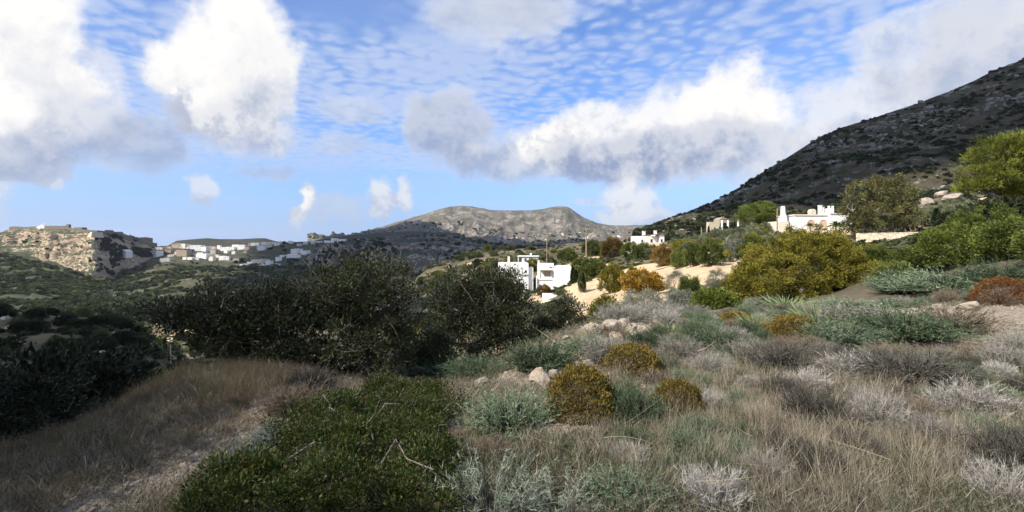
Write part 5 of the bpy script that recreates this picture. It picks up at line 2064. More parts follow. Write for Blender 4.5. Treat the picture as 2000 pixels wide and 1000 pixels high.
big_tree('pine_tree', 'sunlit yellow green pine at the right picture edge', b,
         [(1955, 300, 48, 34, 34, 2.0), (2010, 300, 60, 45, 35, 2.2), (1930, 345, 44, 26, 33.5, 1.8), (1990, 355, 60, 34, 34, 2.0), (1905, 362, 26, 14, 33, 1.2), (2050, 350, 50, 45, 34, 2.0)],
         480, .45, 115, .18, .05, 'pine', .20, 4, 60, lo=.45, zcut=-.8, jit=.25, up=.7, flat=.6)
bush(1965, 31, 170, 75, 'dscrub', 'dark bush in the shade under the sunlit pine', 'maquis_bush')
bush(1860, 62, 70, 30, 'dscrub', 'dark green bush left of the sunlit pine', 'maquis_bush')

# cypresses
def cyp_proto():
    mb = MB()
    n = 3800
    t = RNG.random(n) ** .8
    rr = .5 * np.sin(np.clip(t, .02, 1) ** .7 * np.pi) ** .7 * RNG.uniform(.6, 1.0, n)
    a = RNG.uniform(0, 6.28, n)
    p = np.stack([np.cos(a) * rr, np.sin(a) * rr, .25 + t * 5.5], 1)
    A = unit(np.stack([np.cos(a) * .5, np.sin(a) * .5, np.ones(n)], 1) + RNG.normal(size=(n, 3)) * .25)
    S = unit(np.cross(A, RNG.normal(size=(n, 3))))
    mb.leaves(p, A, S, .35, .10, RNG.random(n))
    tb = MB()
    tb.tube([(0, 0, -.3), (0, 0, 1.2), (0, 0, 4.5)], [.1, .08, .03], 6)
    return tb.mesh('trunk', ML['bark']), mb.mesh('crown', ML['cypress'])


cyp = cyp_proto()
for (px, d, hpx, s, lab) in [
        (968, 150, 34, 1.6, 'dark cypress leftmost behind the white flat roofed house'), (976, 148, 40, 1.6, 'second dark cypress behind the white flat roofed house'), (985, 160, 30, 1.4, 'shorter cypress beside the house chimney'),
        (1119, 118, 34, 1.1, 'dark narrow cypress against the cube house corner'), (1125, 116, 26, 1.0, 'short cypress next to the cube house corner'),
        (1384, 160, 24, .7, 'thin cypress leftmost beside the pavilion'), (1396, 158, 20, .8, 'thin cypress left of the pavilion wall'), (1406, 158, 22, .8, 'thin cypress before the pavilion roof'), (1421, 158, 22, .8, 'thin cypress between the white columns'), (1434, 160, 30, .8, 'tallest thin cypress right of the white columns'),
        (1829, 70, 50, 1.0, 'lone dark cypress beside the pale rock outcrop'), (862 - 600 + 60, 230, 26, 1.5, 'pale cypress standing left of the T shaped pole')]:
    k = hpx / F * d / 5.7
    plant('cypress_tree', lab, 'tree', on(px, d, -.1), [(cyp[0], 'trunk'), (cyp[1], 'crown')], 0, (s, s, k))
# garden palms of the villa
def palm_proto():
    mb = MB()
    n = 26
    a = np.linspace(0, 6.28 * 3, n)
    ti = np.linspace(.3, 1.7, n)
    D = np.stack([np.cos(a) * np.sin(ti), np.sin(a) * np.sin(ti), np.cos(ti)], 1)
    P0 = np.tile(np.array([[0, 0, 2.0]]), (n, 1))
    mb.ribbons(P0, D, np.full(n, 1.1), np.stack([np.cos(a) * .2, np.sin(a) * .2, np.full(n, -.5)], 1), .22, RNG.random(n), 5)
    tb = MB()
    tb.tube([(0, 0, -.3), (.05, 0, 1.0), (0, 0, 2.05)], [.14, .12, .10], 7)
    return tb.mesh('trunk', ML['bark']), mb.mesh('crown', ML['green'])


pm = palm_proto()
for px, d, s, lab in [(1582, 110, 1.2, 'small palm before the arched villa front'), (1640, 108, 1.1, 'small palm right of the villa arches'), (1632, 100, 1.5, 'palm with flat crown near the villa steps')]:
    plant('garden_palm', lab, 'tree', on(px, d, -.1), [(pm[0], 'trunk'), (pm[1], 'crown')], rnd.random(), s)

# shrubs of the slope down to the gorge, the valley and the fold on the left: individuals of a few makes
q = random.Random(9)
n_mid = 0


def mid_field(n, pxr, dr, kinds, size, lab, group, name, cond=None):
    k = 0
    tries = 0
    while k < n and tries < n * 20:
        tries += 1
        d = math.exp(q.uniform(math.log(dr[0]), math.log(dr[1])))
        px = q.uniform(*pxr)
        if cond and not cond(px, d):
            continue
        p = on(px, d)
        if sand_at(np.array([p.x]), np.array([p.y]))[0] > .45:
            continue
        py = HOR - p.z / p.y * F
        s = q.uniform(*size)
        lm = q.choice(kinds)
        t, c = BP[lm][k % 2]
        adj = {'scrub': 'mid green', 'dscrub': 'dark green', 'olive': 'silvery', 'green': 'deep green', 'greygreen': 'grey', 'tamarisk': 'golden'}[lm]
        plant(name, adj + ' ' + lab, 'shrub', (p.x, p.y, p.z - .1), [(t, 'trunk'), (c, 'crown')], q.uniform(0, 6.28), (s, s, s * q.uniform(.7, 1.1)), group)
        k += 1


mid_field(170, (820, 1045), (85, 330), ['scrub', 'scrub', 'olive', 'green', 'dscrub', 'greygreen', 'tamarisk'], (1.2, 2.4), 'shrub on the sunny slope between dark trees and gorge', 'shrubs on the slope above the gorge', 'slope_shrub',
          lambda px, d: not (955 < px < 1040 and d < 150))
mid_field(40, (1010, 1300), (140, 330), ['scrub', 'olive', 'green', 'dscrub', 'tamarisk'], (1.0, 2.0), 'shrub on the terraces around the white houses', 'shrubs around the white houses', 'terrace_shrub',
          lambda px, d: not (955 < px < 1125 and d < 150) and not (1000 < px < 1060 and 185 < d < 215) and not (1225 < px < 1310 and 150 < d < 195))
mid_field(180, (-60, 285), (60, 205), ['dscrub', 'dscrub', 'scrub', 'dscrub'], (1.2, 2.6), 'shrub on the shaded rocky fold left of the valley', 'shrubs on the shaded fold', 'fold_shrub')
mid_field(110, (290, 640), (110, 380), ['dscrub', 'scrub', 'scrub', 'olive', 'green'], (1.4, 3.2), 'shrub on the valley floor beneath the village', 'shrubs on the valley floor', 'valley_shrub', lambda px, d: not (312 < px < 354 and d < 200))
mid_field(45, (1450, 1900), (60, 170), ['scrub', 'dscrub', 'olive', 'tamarisk'], (.9, 1.9), 'shrub on the rising ground around the villa', 'shrubs around the villa', 'garden_shrub',
          lambda px, d: not (1520 < px < 1660 and d < 145) and not (1655 < px < 1850 and d < 113))
mid_field(14, (1150, 1480), (17, 24), ['greygreen', 'scrub', 'greygreen', 'scrub'], (.2, .4), 'little shrub at the edge of the sunny hollow', 'shrubs at the edge of the hollow', 'hollow_shrub')

# ================================================================== plants of the near slope
PROTO = {
    'spiny': [spiny(330, 18, 'spiny', .011, spike_l=.06) for _ in range(2)],
    'spinydark': [spiny(360, 20, 'spinydark', .012, hgt=.62, spike_l=.06) for _ in range(2)],
    'pale': [spiny(80, 26, 'pale', .009, spread=.85, hgt=.75, spike_l=.085, droop=.05) for _ in range(2)],
    'blue': [spiny(300, 18, 'blue', .010, spread=1.1, hgt=.5) for _ in range(1)],
    'cushion': [cushion(12000, 'cushion', 'browntwig', .030, .017) for _ in range(2)],
    'redcushion': [cushion(9000, 'redcushion', 'browntwig')],
    'grey': [twigball(300, 16, 'greytwig') for _ in range(2)],
    'dark': [twigball(360, 16, 'darktwig', w=.011) for _ in range(2)],
    'mauve': [twigball(380, 16, 'mauvetwig') for _ in range(2)],
    'brown': [twigball(300, 14, 'browntwig') for _ in range(2)],
    'strap': [strap_plant(150, 'bulb') for _ in range(2)],
}
HP = {'spiny': .58, 'spinydark': .60, 'pale': .72, 'blue': .5, 'cushion': .5, 'redcushion': .5, 'grey': .45, 'dark': .45, 'mauve': .45, 'brown': .45, 'strap': .5}
NAMES = {'spiny': 'spiny_broom', 'spinydark': 'spiny_broom', 'pale': 'thorn_shrub', 'blue': 'sage_shrub', 'cushion': 'cushion_shrub', 'redcushion': 'cushion_shrub', 'grey': 'twig_shrub', 'dark': 'twig_shrub', 'mauve': 'twig_shrub', 'brown': 'twig_shrub', 'strap': 'squill_plant'}
FG = [  # px, py of the base, width px, height px, make, label
    (1055, 732, 125, 86, 'spinydark', 'dark green spiny broom left of the two boulders below the mastic trees'),
    (1160, 700, 105, 56, 'spiny', 'pale spiny broom mixed with straw right of the dark green broom'),
    (1415, 692, 115, 58, 'spinydark', 'dark green spiny broom alone in the middle of the slope'),
    (1262, 682, 60, 46, 'spinydark', 'small dark spiny broom beside the pale rock heap'),
    (1668, 684, 130, 72, 'spiny', 'bluish green spiny broom touching the dark broom by the stony track'),
    (1808, 672, 175, 82, 'spinydark', 'broad dark green spiny broom next to the stony track'),
    (1620, 640, 110, 62, 'strap', 'tuft of arching strap leaves below the golden tamarisk'),
    (1690, 612, 120, 40, 'spiny', 'low grey green broom under the right thicket'),
    (1000, 862, 180, 135, 'spiny', 'large grey green spiny broom beside the glossy mastic mat'),
    (1243, 832, 100, 105, 'spinydark', 'upright green broom between the ochre cushions'),
    (955, 1040, 190, 190, 'pale', 'pale thorny shrub with zigzag stems at the bottom edge'),
    (1090, 1030, 170, 130, 'pale', 'second pale thorny shrub right of the first at the bottom edge'),
    (1230, 1000, 150, 110, 'spiny', 'sprawling green broom in the straw at the bottom edge'),
    (850, 752, 190, 66, 'spinydark', 'shaded dark broom at the foot of the round mastic tree'),
    (930, 742, 110, 60, 'spinydark', 'shaded broom between mastic tree and boulders'),
    (1905, 566, 190, 66, 'spiny', 'wide bluish broom below the right thicket'),
    (1800, 572, 130, 52, 'spiny', 'bluish broom left of the wide one below the thicket'),
    (1985, 560, 110, 60, 'spinydark', 'green broom at the picture edge above the red brown cushion'),
    (1485, 642, 70, 38, 'strap', 'green strap leaved tuft beside the small ochre cushion'),
    (1320, 652, 66, 28, 'strap', 'small strap leaved tuft above the grey shrubs'),
    (1555, 606, 110, 36, 'strap', 'strap leaved tuft at the dark foot of the golden tamarisk'),
    (445, 965, 150, 125, 'blue', 'hazy blue green sage shrub on the edge of the footpath'),
    (520, 880, 90, 60, 'blue', 'small hazy sage shrub further along the footpath'),
    (1142, 822, 128, 116, 'cushion', 'largest ochre cushion shrub right of the boulders'),
    (1240, 734, 106, 66, 'cushion', 'smooth ochre cushion shrub behind the largest one'),
    (1332, 812, 92, 74, 'cushion', 'small ochre cushion shrub at the edge of the straw grass'),
    (1225, 822, 70, 42, 'cushion', 'ragged ochre cushion at the foot of the upright broom'),
    (1568, 666, 90, 58, 'cushion', 'yellow ochre cushion left of the bluish broom'),
    (1520, 655, 60, 34, 'cushion', 'low ochre cushion touching the strap leaved tuft'),
    (1445, 632, 56, 26, 'cushion', 'small yellowish cushion near the bright green low bush'),
    (1985, 596, 90, 60, 'redcushion', 'red brown cushion shrub at the right picture edge'),
    (1190, 712, 90, 50, 'mauve', 'mauve grey twig shrub between the two ochre cushions'),
    (1818, 765, 180, 82, 'dark', 'broad dark purple twig shrub below the stony track'),
    (1612, 836, 118, 82, 'dark', 'round dark twig shrub left of a yellow flower'),
    (1737, 846, 104, 82, 'grey', 'pale grey twig shrub right of the round dark one'),
    (1595, 774, 76, 48, 'grey', 'small pale twig shrub above the round dark one'),
    (1535, 780, 64, 46, 'dark', 'small dark twig shrub beside the small pale one'),
    (1937, 818, 130, 78, 'grey', 'pale grey twig shrub near the right picture edge'),
    (1550, 732, 130, 66, 'dark', 'dark twig shrub in the middle of the grey slope'),
    (1398, 738, 76, 42, 'mauve', 'mauve twig shrub above the tall straw grass'),
    (1338, 706, 90, 46, 'mauve', 'mauve twig shrub behind the upright broom'),
    (1680, 742, 96, 54, 'grey', 'spiky pale twig shrub left of the broad purple one'),
    (1715, 640, 150, 42, 'mauve', 'wide grey twig shrub between brooms below the thicket'),
    (1405, 1020, 120, 110, 'grey', 'pale twig shrub cut by the bottom edge'),
    (1995, 1000, 110, 100, 'grey', 'pale twig shrub in the bottom right corner'),
    (1900, 655, 140, 60, 'brown', 'brown twig shrub along the stony track'),
    (1222, 628, 90, 44, 'mauve', 'dark grey twig shrub above the pale rock heap'),
    (1295, 622, 80, 34, 'mauve', 'low grey twig shrub at the crest of the slope'),
    (1355, 618, 70, 26, 'mauve', 'flat mauve twig shrub at the crest of the slope'),
    (960, 905, 90, 66, 'brown', 'brown leafless twig shrub under the large grey green broom'),
    (1290, 760, 70, 36, 'brown', 'brown twig shrub right of the smooth ochre cushion'),
    (1470, 700, 80, 40, 'mauve', 'grey twig shrub right of the lone dark broom'),
    (1640, 712, 80, 40, 'dark', 'small dark twig shrub under the bluish broom'),
    (1760, 705, 90, 34, 'brown', 'brown twig shrub at the foot of the broad dark broom'),
    (1865, 880, 110, 66, 'mauve', 'mauve twig shrub in the dry grass below the pale one'),
    (1690, 905, 100, 60, 'dark', 'dark twig shrub low in the dry grass'),
    (1500, 850, 90, 50, 'brown', 'brown twig shrub in the tall straw grass'),
    (560, 822, 120, 70, 'brown', 'brown twig shrub at the upper end of the footpath'),
    (590, 775, 90, 60, 'dark', 'dark twig shrub at the foot of the spreading mastic tree'),
    (1985, 720, 80, 46, 'mauve', 'mauve twig shrub at the picture edge below the track'),
    (1440, 668, 60, 28, 'mauve', 'tiny mauve twig shrub behind the lone dark broom'),
    (1590, 690, 70, 34, 'brown', 'tiny brown twig shrub below the ochre cushion'),
]
TAKEN = []
for i, (px, py, w, h, mk, lab) in enumerate(FG):
    p = hit(px, min(py, 1035), dmax=13.5 if py > 606 else 19)
    if py > 1035:
        p = on(px, 1.65 / ((py - HOR) / F))
    k = p.y / F
    pr = PROTO[mk][i % len(PROTO[mk])]
    sw = w * k * 1.12
    dep = (min(py, 1035) - HOR) / F
    sh = max(h - w * dep * .5, h * .5) * k / HP[mk]
    TAKEN.append((p.x, p.y + sw * .3, sw * .5))
    plant(NAMES[mk], lab, 'shrub', (p.x, p.y + sw * .3, Hs(p.x, p.y + sw * .3) - .02), pr, rnd.uniform(0, 6.28), (sw, sw, sh))

# a sprinkling of further small twig shrubs in the dry grass
q = random.Random(31)
k_ = 0
tr_ = 0
while k_ < 230 and tr_ < 1800:
    tr_ += 1
    px = q.uniform(1180, 2000)
    d = math.exp(q.uniform(math.log(3.6), math.log(14)))
    p = on(px, d)
    if gravel_at(np.array([p.x]), np.array([p.y]))[0] > .35:
        continue
    mk = q.choice(['mauve', 'brown', 'dark', 'grey', 'dark', 'spiny', 'spiny', 'spinydark', 'spinydark'])
    s = q.uniform(.26, .66)
    if any(math.hypot(p.x - a, p.y - b_) < r_ + s * .45 or (abs(p.x - a * p.y / b_) < r_ and -1.3 < p.y - b_ < 0 and s > .38) for a, b_, r_ in TAKEN):
        continue
    TAKEN.append((p.x, p.y, s * .35))
    plant('low_shrublet', 'knee high %s shrublet scattered in the dry grass of the slope' % {'mauve': 'mauve twig', 'brown': 'brown twig', 'dark': 'dark twig', 'grey': 'pale twig', 'spiny': 'green spiny', 'spinydark': 'dark green spiny'}[mk], 'shrub',
          (p.x, p.y, p.z - .01), PROTO[mk][k_ % 2], q.uniform(0, 6.28), (s, s, s * q.uniform(.8, 1.2)), 'shrublets in the dry grass')
    k_ += 1

# ------------------------------------------------------------------ rocks
rk = [rock_mesh(s) for s in range(6)]
ROCKS = [
    (1072, 718, 34, 26, 'pale boulder on top of the pair left of the largest ochre cushion'),
    (1058, 752, 52, 46, 'reddish boulder under the pale one left of the largest ochre cushion'),
    (940, 752, 32, 18, 'flat pale stone at the top of the glossy mastic mat'),
    (1083, 742, 24, 30, 'narrow stone leaning on the reddish boulder'),
    (1196, 646, 44, 34, 'biggest stone of the pale rock heap'),
    (1222, 640, 30, 26, 'upper right stone of the pale rock heap'),
    (1205, 668, 36, 24, 'lower stone of the pale rock heap'),
    (1180, 662, 26, 20, 'left stone of the pale rock heap'),
    (1232, 662, 24, 18, 'small right stone of the pale rock heap'),
    (1900, 606, 46, 24, 'yellowish earth covered boulder beside the stony track'),
    (1288, 634, 34, 14, 'flat stone at the crest of the slope'),
    (1560, 822, 20, 10, 'flat pale stone left of the round dark twig shrub'),
    (1548, 842, 14, 10, 'small grey stone in the grass left of the round dark twig shrub'),
    (1090, 846, 12, 8, 'small pale stone on the gravel mound'),
    (1800, 620, 60, 20, 'low pale rock half buried behind the broad dark broom'),
]
for i, (px, py, w, h, lab) in enumerate(ROCKS):
    p = hit(px, py)
    k = p.y / F
    o = link(bpy.data.objects.new('boulder', rk[i % 6]))
    o.location = (p.x, p.y + w * k * .2, p.z + h * k * .22)
    o.rotation_euler = (rnd.uniform(-.3, .3), rnd.uniform(-.3, .3), rnd.uniform(0, 6.28))
    o.scale = (w * k * .95, w * k * .85, h * k * .95)
    tag(o, lab, 'rock')
# the pale outcrops behind the eucalyptus
for i, (px, py, w, h, d, lab) in enumerate([(1805, 384, 50, 24, 130, 'pale rock outcrop left of the lone dark cypress'), (1862, 378, 60, 18, 125, 'pale rock outcrop right of the lone dark cypress'), (1838, 372, 30, 14, 132, 'small pale outcrop behind the lone dark cypress'),
                                            (1930, 405, 20, 20, 60, 'pale rock in the green thicket below the pine')]):
    p = P(px, py, d)
    k = d / F
    o = link(bpy.data.objects.new('rock_outcrop', rk[(i + 2) % 6]))
    o.location = (p.x, p.y, p.z - h * k * .5)
    o.rotation_euler = (rnd.uniform(-.2, .2), rnd.uniform(-.2, .2), i * 1.3)
    o.scale = (w * k * .8, w * k * .6, h * k * 1.1)
    tag(o, lab, 'rock')
q = random.Random(4)
for i in range(70):
    px = q.uniform(-20, 260)
    d = q.uniform(110, 195)
    p = on(px, d)
    o = link(bpy.data.objects.new('fold_rock', rk[i % 6]))
    o.location = p
    s = q.uniform(.8, 2.4)
    o.scale = (s * 1.4, s, s * .8)
    o.rotation_euler = (q.uniform(-.4, .4), q.uniform(-.4, .4), q.uniform(0, 6))
    tag(o, 'pale limestone block among the shrubs of the shaded fold', 'rock', 'limestone blocks on the fold')

# ------------------------------------------------------------------ yellow flowers
m_yel = plain_mat('yellow_petal', C(.80, .58, .02), .6, .2, .1)
for px, py, d, lab in [(1240, 836, 4.4, 'single yellow flower below the ochre cushions'), (1708, 836, 4.5, 'single yellow flower right of the round dark twig shrub')]:
    p = P(px, py, d)
    g = Hs(p.x, p.y)
    r = empty('yellow_flower', (p.x, p.y, g), 0, lab, 'flower')
    h = p.z - g
    st = MB()
    st.tube([(0, 0, 0), (.01, 0, h * .5), (0, 0, h)], .0025, 4)
    st.build('stem', ML['spiny'], r)
    for j in range(9):
        mb = MB()
        a = j / 9 * 6.283
        A = np.array([[math.cos(a), math.sin(a) * .8 - .2, .45]])
        A = unit(A)
        S = unit(np.cross(A, np.array([[0, 0, 1.]])))
        mb.leaves(np.array([[0, 0, h]]), A, S, .020, .010, .5)
        mb.build('petal', m_yel, r)
    hd = MB()
    hd.tube([(0, -.001, h - .004), (0, -.004, h + .006)], [.006, .005], 7)
    hd.build('disc', m_yel, r)

# ------------------------------------------------------------------ uncountable stuff
def field(n, pxr, dr, dens, seed=0):
    """random ground points inside a fan of directions, kept with the probability dens(x, y, px, d)"""
    out = []
    rg = np.random.default_rng(seed)
    tot = 0
    while tot < n:
        m = n * 2
        px = rg.uniform(*pxr, m)
        d = np.exp(rg.uniform(math.log(dr[0]), math.log(dr[1]), m))
        x = (px - 1000) / F * d
        keep = rg.random(m) < dens(x, d, px, d)
        x, y = x[keep], d[keep]
        out.append(np.stack([x, y, H(x, y)], 1))
        tot += len(x)
        if len(out) > 12:
            break
    return np.concatenate(out)[:n]


grass_k = [tuft(26, .24, 'grass', w=.003, lean=.5) for _ in range(5)]
tall_k = [tuft(40, .36, 'grasslong', w=.0030, lean=.22) for _ in range(4)]
fine_k = [tuft(40, .14, 'litter', w=.004, rad=.16, lean=.9) for _ in range(3)]
weed_k = [tuft(34, .11, 'weed', w=.007, rad=.12, lean=.8) for _ in range(3)]
bank_k = [tuft(26, .24, 'shadegrass', w=.003, lean=.5) for _ in range(4)]
bankt_k = [tuft(40, .36, 'shadegrass', w=.003, lean=.22) for _ in range(3)]


def mat_zone(px, d):
    """inside the glossy mastic mat"""
    return (px > 470) & (px < 915) & (d < 5.6) & (d < 2.6 + (px - 380) / 120)


def g_right(x, y, px, d):
    k = sstep(px, 930, 1150) * (1 - sstep(gravel_at(x, y), .25, .6)) * sstep(d, 16, 12) * (1 - .55 * sstep(d, 5, 7))
    return np.clip(k * (.04 + 2.6 * (fbm(x * .9, y * .9, 3, 61) + .10)), 0, 1)


def g_left(x, y, px, d):
    bank = sstep(px, 620, 520) * sstep(d, 8.5, 7.2) * (1 - sstep(gravel_at(x, y), .2, .5))
    return np.clip(bank * (1 - mat_zone(px, d)) * (.35 + 1.7 * fbm(x, y, 3, 71)), 0, 1)


p1 = field(1900, (900, 2150), (2.3, 16), g_right, 1)
p2 = field(3000, (-200, 640), (2.3, 8.5), g_left, 2)
pts = p1
scatter('bank_grass', bank_k, p2, RNG.uniform(.3, .65, len(p2)), label='brown grass on the bank beside the footpath, shade put into its colour', cat='grass')
scatter('dry_grass', grass_k, pts, RNG.uniform(.35, 1.05, len(pts)) * np.where(pts[:, 0] < -.6, .6, 1) * (1 - .35 * sstep(pts[:, 1], 5, 7)) * .78, label='dry grey brown grass covering the slope', cat='grass')


def t_right(x, y, px, d):
    a = blob(x, y, 2.9, 6.4, 1.3, 1.1) + blob(x, y, 2.0, 4.2, 1.3, .8) * .5 + blob(x, y, 3.2, 4.2, 1.6, .7) * .35
    return np.clip(a, 0, 1) * (1 - sstep(gravel_at(x, y), .25, .6))


def t_left(x, y, px, d):
    a = blob(x, y, -4.1, 6.9, 1.2, .8) + blob(x, y, -3.2, 7.1, .7, .6) + blob(x, y, -3.0, 6.0, .6, .6) * .6 + blob(x, y, -4.0, 5.0, 1.4, .8) * .25
    return np.clip(a, 0, 1)


p1 = field(620, (1000, 2000), (2.8, 9), t_right, 3)
p2 = field(650, (-100, 640), (3.5, 8.5), t_left, 4)
pts = p1
scatter('bank_straw', bankt_k, p2, RNG.uniform(.4, .75, len(p2)), label='taller brown grass along the crest of the bank, shade put into its colour', cat='grass')
scatter('straw_grass', tall_k, pts, RNG.uniform(.5, .9, len(pts)), label='tall straw coloured grass in pale patches', cat='grass')
pts = field(7000, (-200, 2150), (2.2, 14), lambda x, y, px, d: (1 - mat_zone(px, d)) * (1 - .75 * sstep(gravel_at(x, y), .3, .7)) * .8, 5)
scatter('grass_litter', fine_k, pts, RNG.uniform(.6, 1.3, len(pts)), tilt=.3, label='matted dead grass litter on the soil', cat='grass')

pts = field(2600, (930, 2150), (2.3, 13), lambda x, y, px, d: np.clip(.25 + 1.6 * fbm(x * 1.1, y * 1.1, 3, 44), 0, 1) * (1 - .9 * sstep(gravel_at(x, y), .3, .7)), 15)
scatter('green_weeds', weed_k, pts, RNG.uniform(.6, 1.4, len(pts)), tilt=.25, label='low green weeds growing among the dry grass', cat='weeds')

# long broken stalks lying over the grass
sk = MB()
n = 80
d_ = np.exp(RNG.uniform(math.log(2.8), math.log(9), n))
px_ = RNG.uniform(950, 2050, n)
x_ = (px_ - 1000) / F * d_
P0 = np.stack([x_, d_, H(x_, d_) + RNG.uniform(.02, .25, n)], 1)
a_ = RNG.uniform(0, 6.28, n)
D_ = unit(np.stack([np.cos(a_), np.sin(a_) * .6, RNG.uniform(-.05, .5, n)], 1))
sk.ribbons(P0, D_, RNG.uniform(.2, .55, n), RNG.normal(size=(n, 3)) * .07, .0035, RNG.random(n), 4)
tag(sk.build('broken_straw', ML['straw']), 'broken bleached straw stalks lying across the grass', 'straw', kind='stuff')

# gravel and small stones
peb = [rock_mesh(50 + s, 1, .2) for s in range(4)]
pts = field(12000, (-100, 2150), (2.2, 14), lambda x, y, px, d: np.clip(gravel_at(x, y) * 1.1 + .03, 0, 1) * (1 - .9 * mat_zone(px, d)), 6)
sc_ = RNG.uniform(.012, .04, len(pts)) * (1 + .8 * (RNG.random(len(pts)) > .92)) * (1 + pts[:, 1] * .05)
scatter('gravel', peb, pts, np.stack([sc_ * 1.3, sc_, sc_ * .7], 1), tilt=.5, label='loose limestone gravel on path, mound and track', cat='gravel')

# crumbled rubble round the boulders
pts = field(420, (1000, 1290), (5.5, 12), lambda x, y, px, d: np.clip(blob(x, y, 2.15, 10.2, .55, .7) + blob(x, y, .5, 6.9, .4, .5) + .02, 0, 1), 12)
sc_ = RNG.uniform(.05, .16, len(pts))
scatter('rubble', rk, pts, np.stack([sc_ * 1.3, sc_, sc_ * .8], 1), tilt=.6, label='crumbled limestone rubble round the boulders', cat='rubble')

# far scrub, one mass per hill
lump_k = [shrub_lump(26, 9, .30, .20, 'scrub') for _ in range(3)]
dlump_k = [shrub_lump(26, 9, .30, .20, 'dscrub') for _ in range(3)]


def thin(p, sc, seed, thr):
    v = fbm(p[:, 0] / sc, p[:, 1] / sc + p[:, 2] / sc, 4, seed) + RNG.random(len(p)) * .5
    return p[v > thr]


def hill_scrub(name, hill, n, smin, smax, size, kinds, label, seed, thr=.2, sc=30, sink=.1, zs=.8):
    p = hill.sample(n, smin, smax)
    p = thin(p, sc, seed, thr)
    s = size[0] * .7 + (size[1] * 1.35 - size[0] * .7) * RNG.random(len(p)) ** 2.2
    p = p.copy()
    p[:, 2] -= s * sink
    scatter(name, kinds, p, s, label=label, cat='scrub', zs=zs)


hill_scrub('fort_scrub', fort, 15000, .6, 1.92, (2.6, 6.0), lump_k + dlump_k[:1], 'dense green scrub on the slope beneath the fort cliff', 1, .05)
hill_scrub('cliff_scrub', fort, 700, 2.2, 3.0, (1.5, 3.5), lump_k + dlump_k, 'scrub clinging to ledges of the fort cliff', 2, .3)
p = fort.sample(26000, 2.0, 4)
p = p[(1000 + p[:, 0] / p[:, 1] * F) + 60 * fbm(p[:, 0] / 30, p[:, 2] / 30, 4, 77) > 200]
p = p[fbm(p[:, 0] / 16, p[:, 2] / 16, 4, 78) > -.12]
p = p + 0
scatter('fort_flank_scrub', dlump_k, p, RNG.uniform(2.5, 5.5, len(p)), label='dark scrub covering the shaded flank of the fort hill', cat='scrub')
hill_scrub('village_scrub', village, 9000, .6, 3.0, (2.2, 6), lump_k + dlump_k[:1], 'scrub and trees on the slope beneath the village', 3, .15)
hill_scrub('village_trees', village, 700, 3.0, 4, (3.5, 7), dlump_k, 'dark garden trees between the village houses', 4, .35)
hill_scrub('gorge_scrub', gorge, 4500, .8, 3.9, (2.5, 6.5), dlump_k, 'dark scrub on ledges of the gorge', 5, .2, 60)
hill_scrub('mountain_scrub', rmount, 34000, .0, 2.0, (.9, 2.8), dlump_k + lump_k[:1], 'low dark scrub on the rocky mountain side', 6, .28, 18)
hill_scrub('foothill_scrub', mount, 3500, .0, 1.3, (5, 11), dlump_k, 'dark trees scattered at the foot of the far mountain', 7, .2, 150)
m_crag = plain_mat('grey_crag', C(.27, .25, .225), .9, .1, .45, 1.2, .1)
p = rmount.sample(1500, 1.55, 2.0)
p = p[fbm(p[:, 0] / 40, p[:, 1] / 40, 3, 3) > .05]
s_ = RNG.uniform(1.2, 5.0, len(p)) * RNG.uniform(.5, 1.2, len(p))
scatter('ridge_crags', [rock_mesh(95 + k, 2, .7, m_crag) for k in range(4)], p, np.stack([s_ * 1.6, s_, s_ * .9], 1), tilt=.4, label='grey limestone crags along the mountain ridge', cat='crags')
# pale stones on the mountain side
stone_k = [rock_mesh(80 + s, 2, .5, m_crag) for s in range(4)]
p = thin(rmount.sample(6000, .1, 2.0), 30, 90, .72)
s = RNG.uniform(.7, 2.6, len(p)) * RNG.uniform(.5, 1.4, len(p))
scatter('mountain_stones', stone_k, p, np.stack([s * 1.5, s, s * .8], 1), tilt=.4, label='grey limestone blocks strewn over the mountain side', cat='stones')
p = field(900, (820, 1300), (90, 330), lambda x, y, px, d: np.clip(.4 + 1.5 * fbm(x / 20, y / 20, 3, 5), 0, 1), 8)
s = RNG.uniform(.5, 1.6, len(p))
scatter('slope_scrub', lump_k, p, s, label='low ground cover between the slope shrubs', cat='scrub', zs=.6)
p = field(3200, (-100, 700), (60, 420), lambda x, y, px, d: np.clip(.4 + 1.5 * fbm(x / 20, y / 20, 3, 6), 0, 1) * (1 - sand_at(x, y)), 9)
s = RNG.uniform(.8, 2.4, len(p))
scatter('valley_scrub', lump_k + dlump_k, p, s, label='low ground cover in the valley and on the fold', cat='scrub', zs=.6)
p = field(900, (1400, 2150), (25, 190), lambda x, y, px, d: np.clip(.4 + 1.5 * fbm(x / 12, y / 12, 3, 6), 0, 1) * (1 - sand_at(x, y)), 10)
s = RNG.uniform(.5, 1.5, len(p))
scatter('bank_scrub', lump_k, p, s, label='low ground cover on the rising bank below the mountain', cat='scrub', zs=.6)

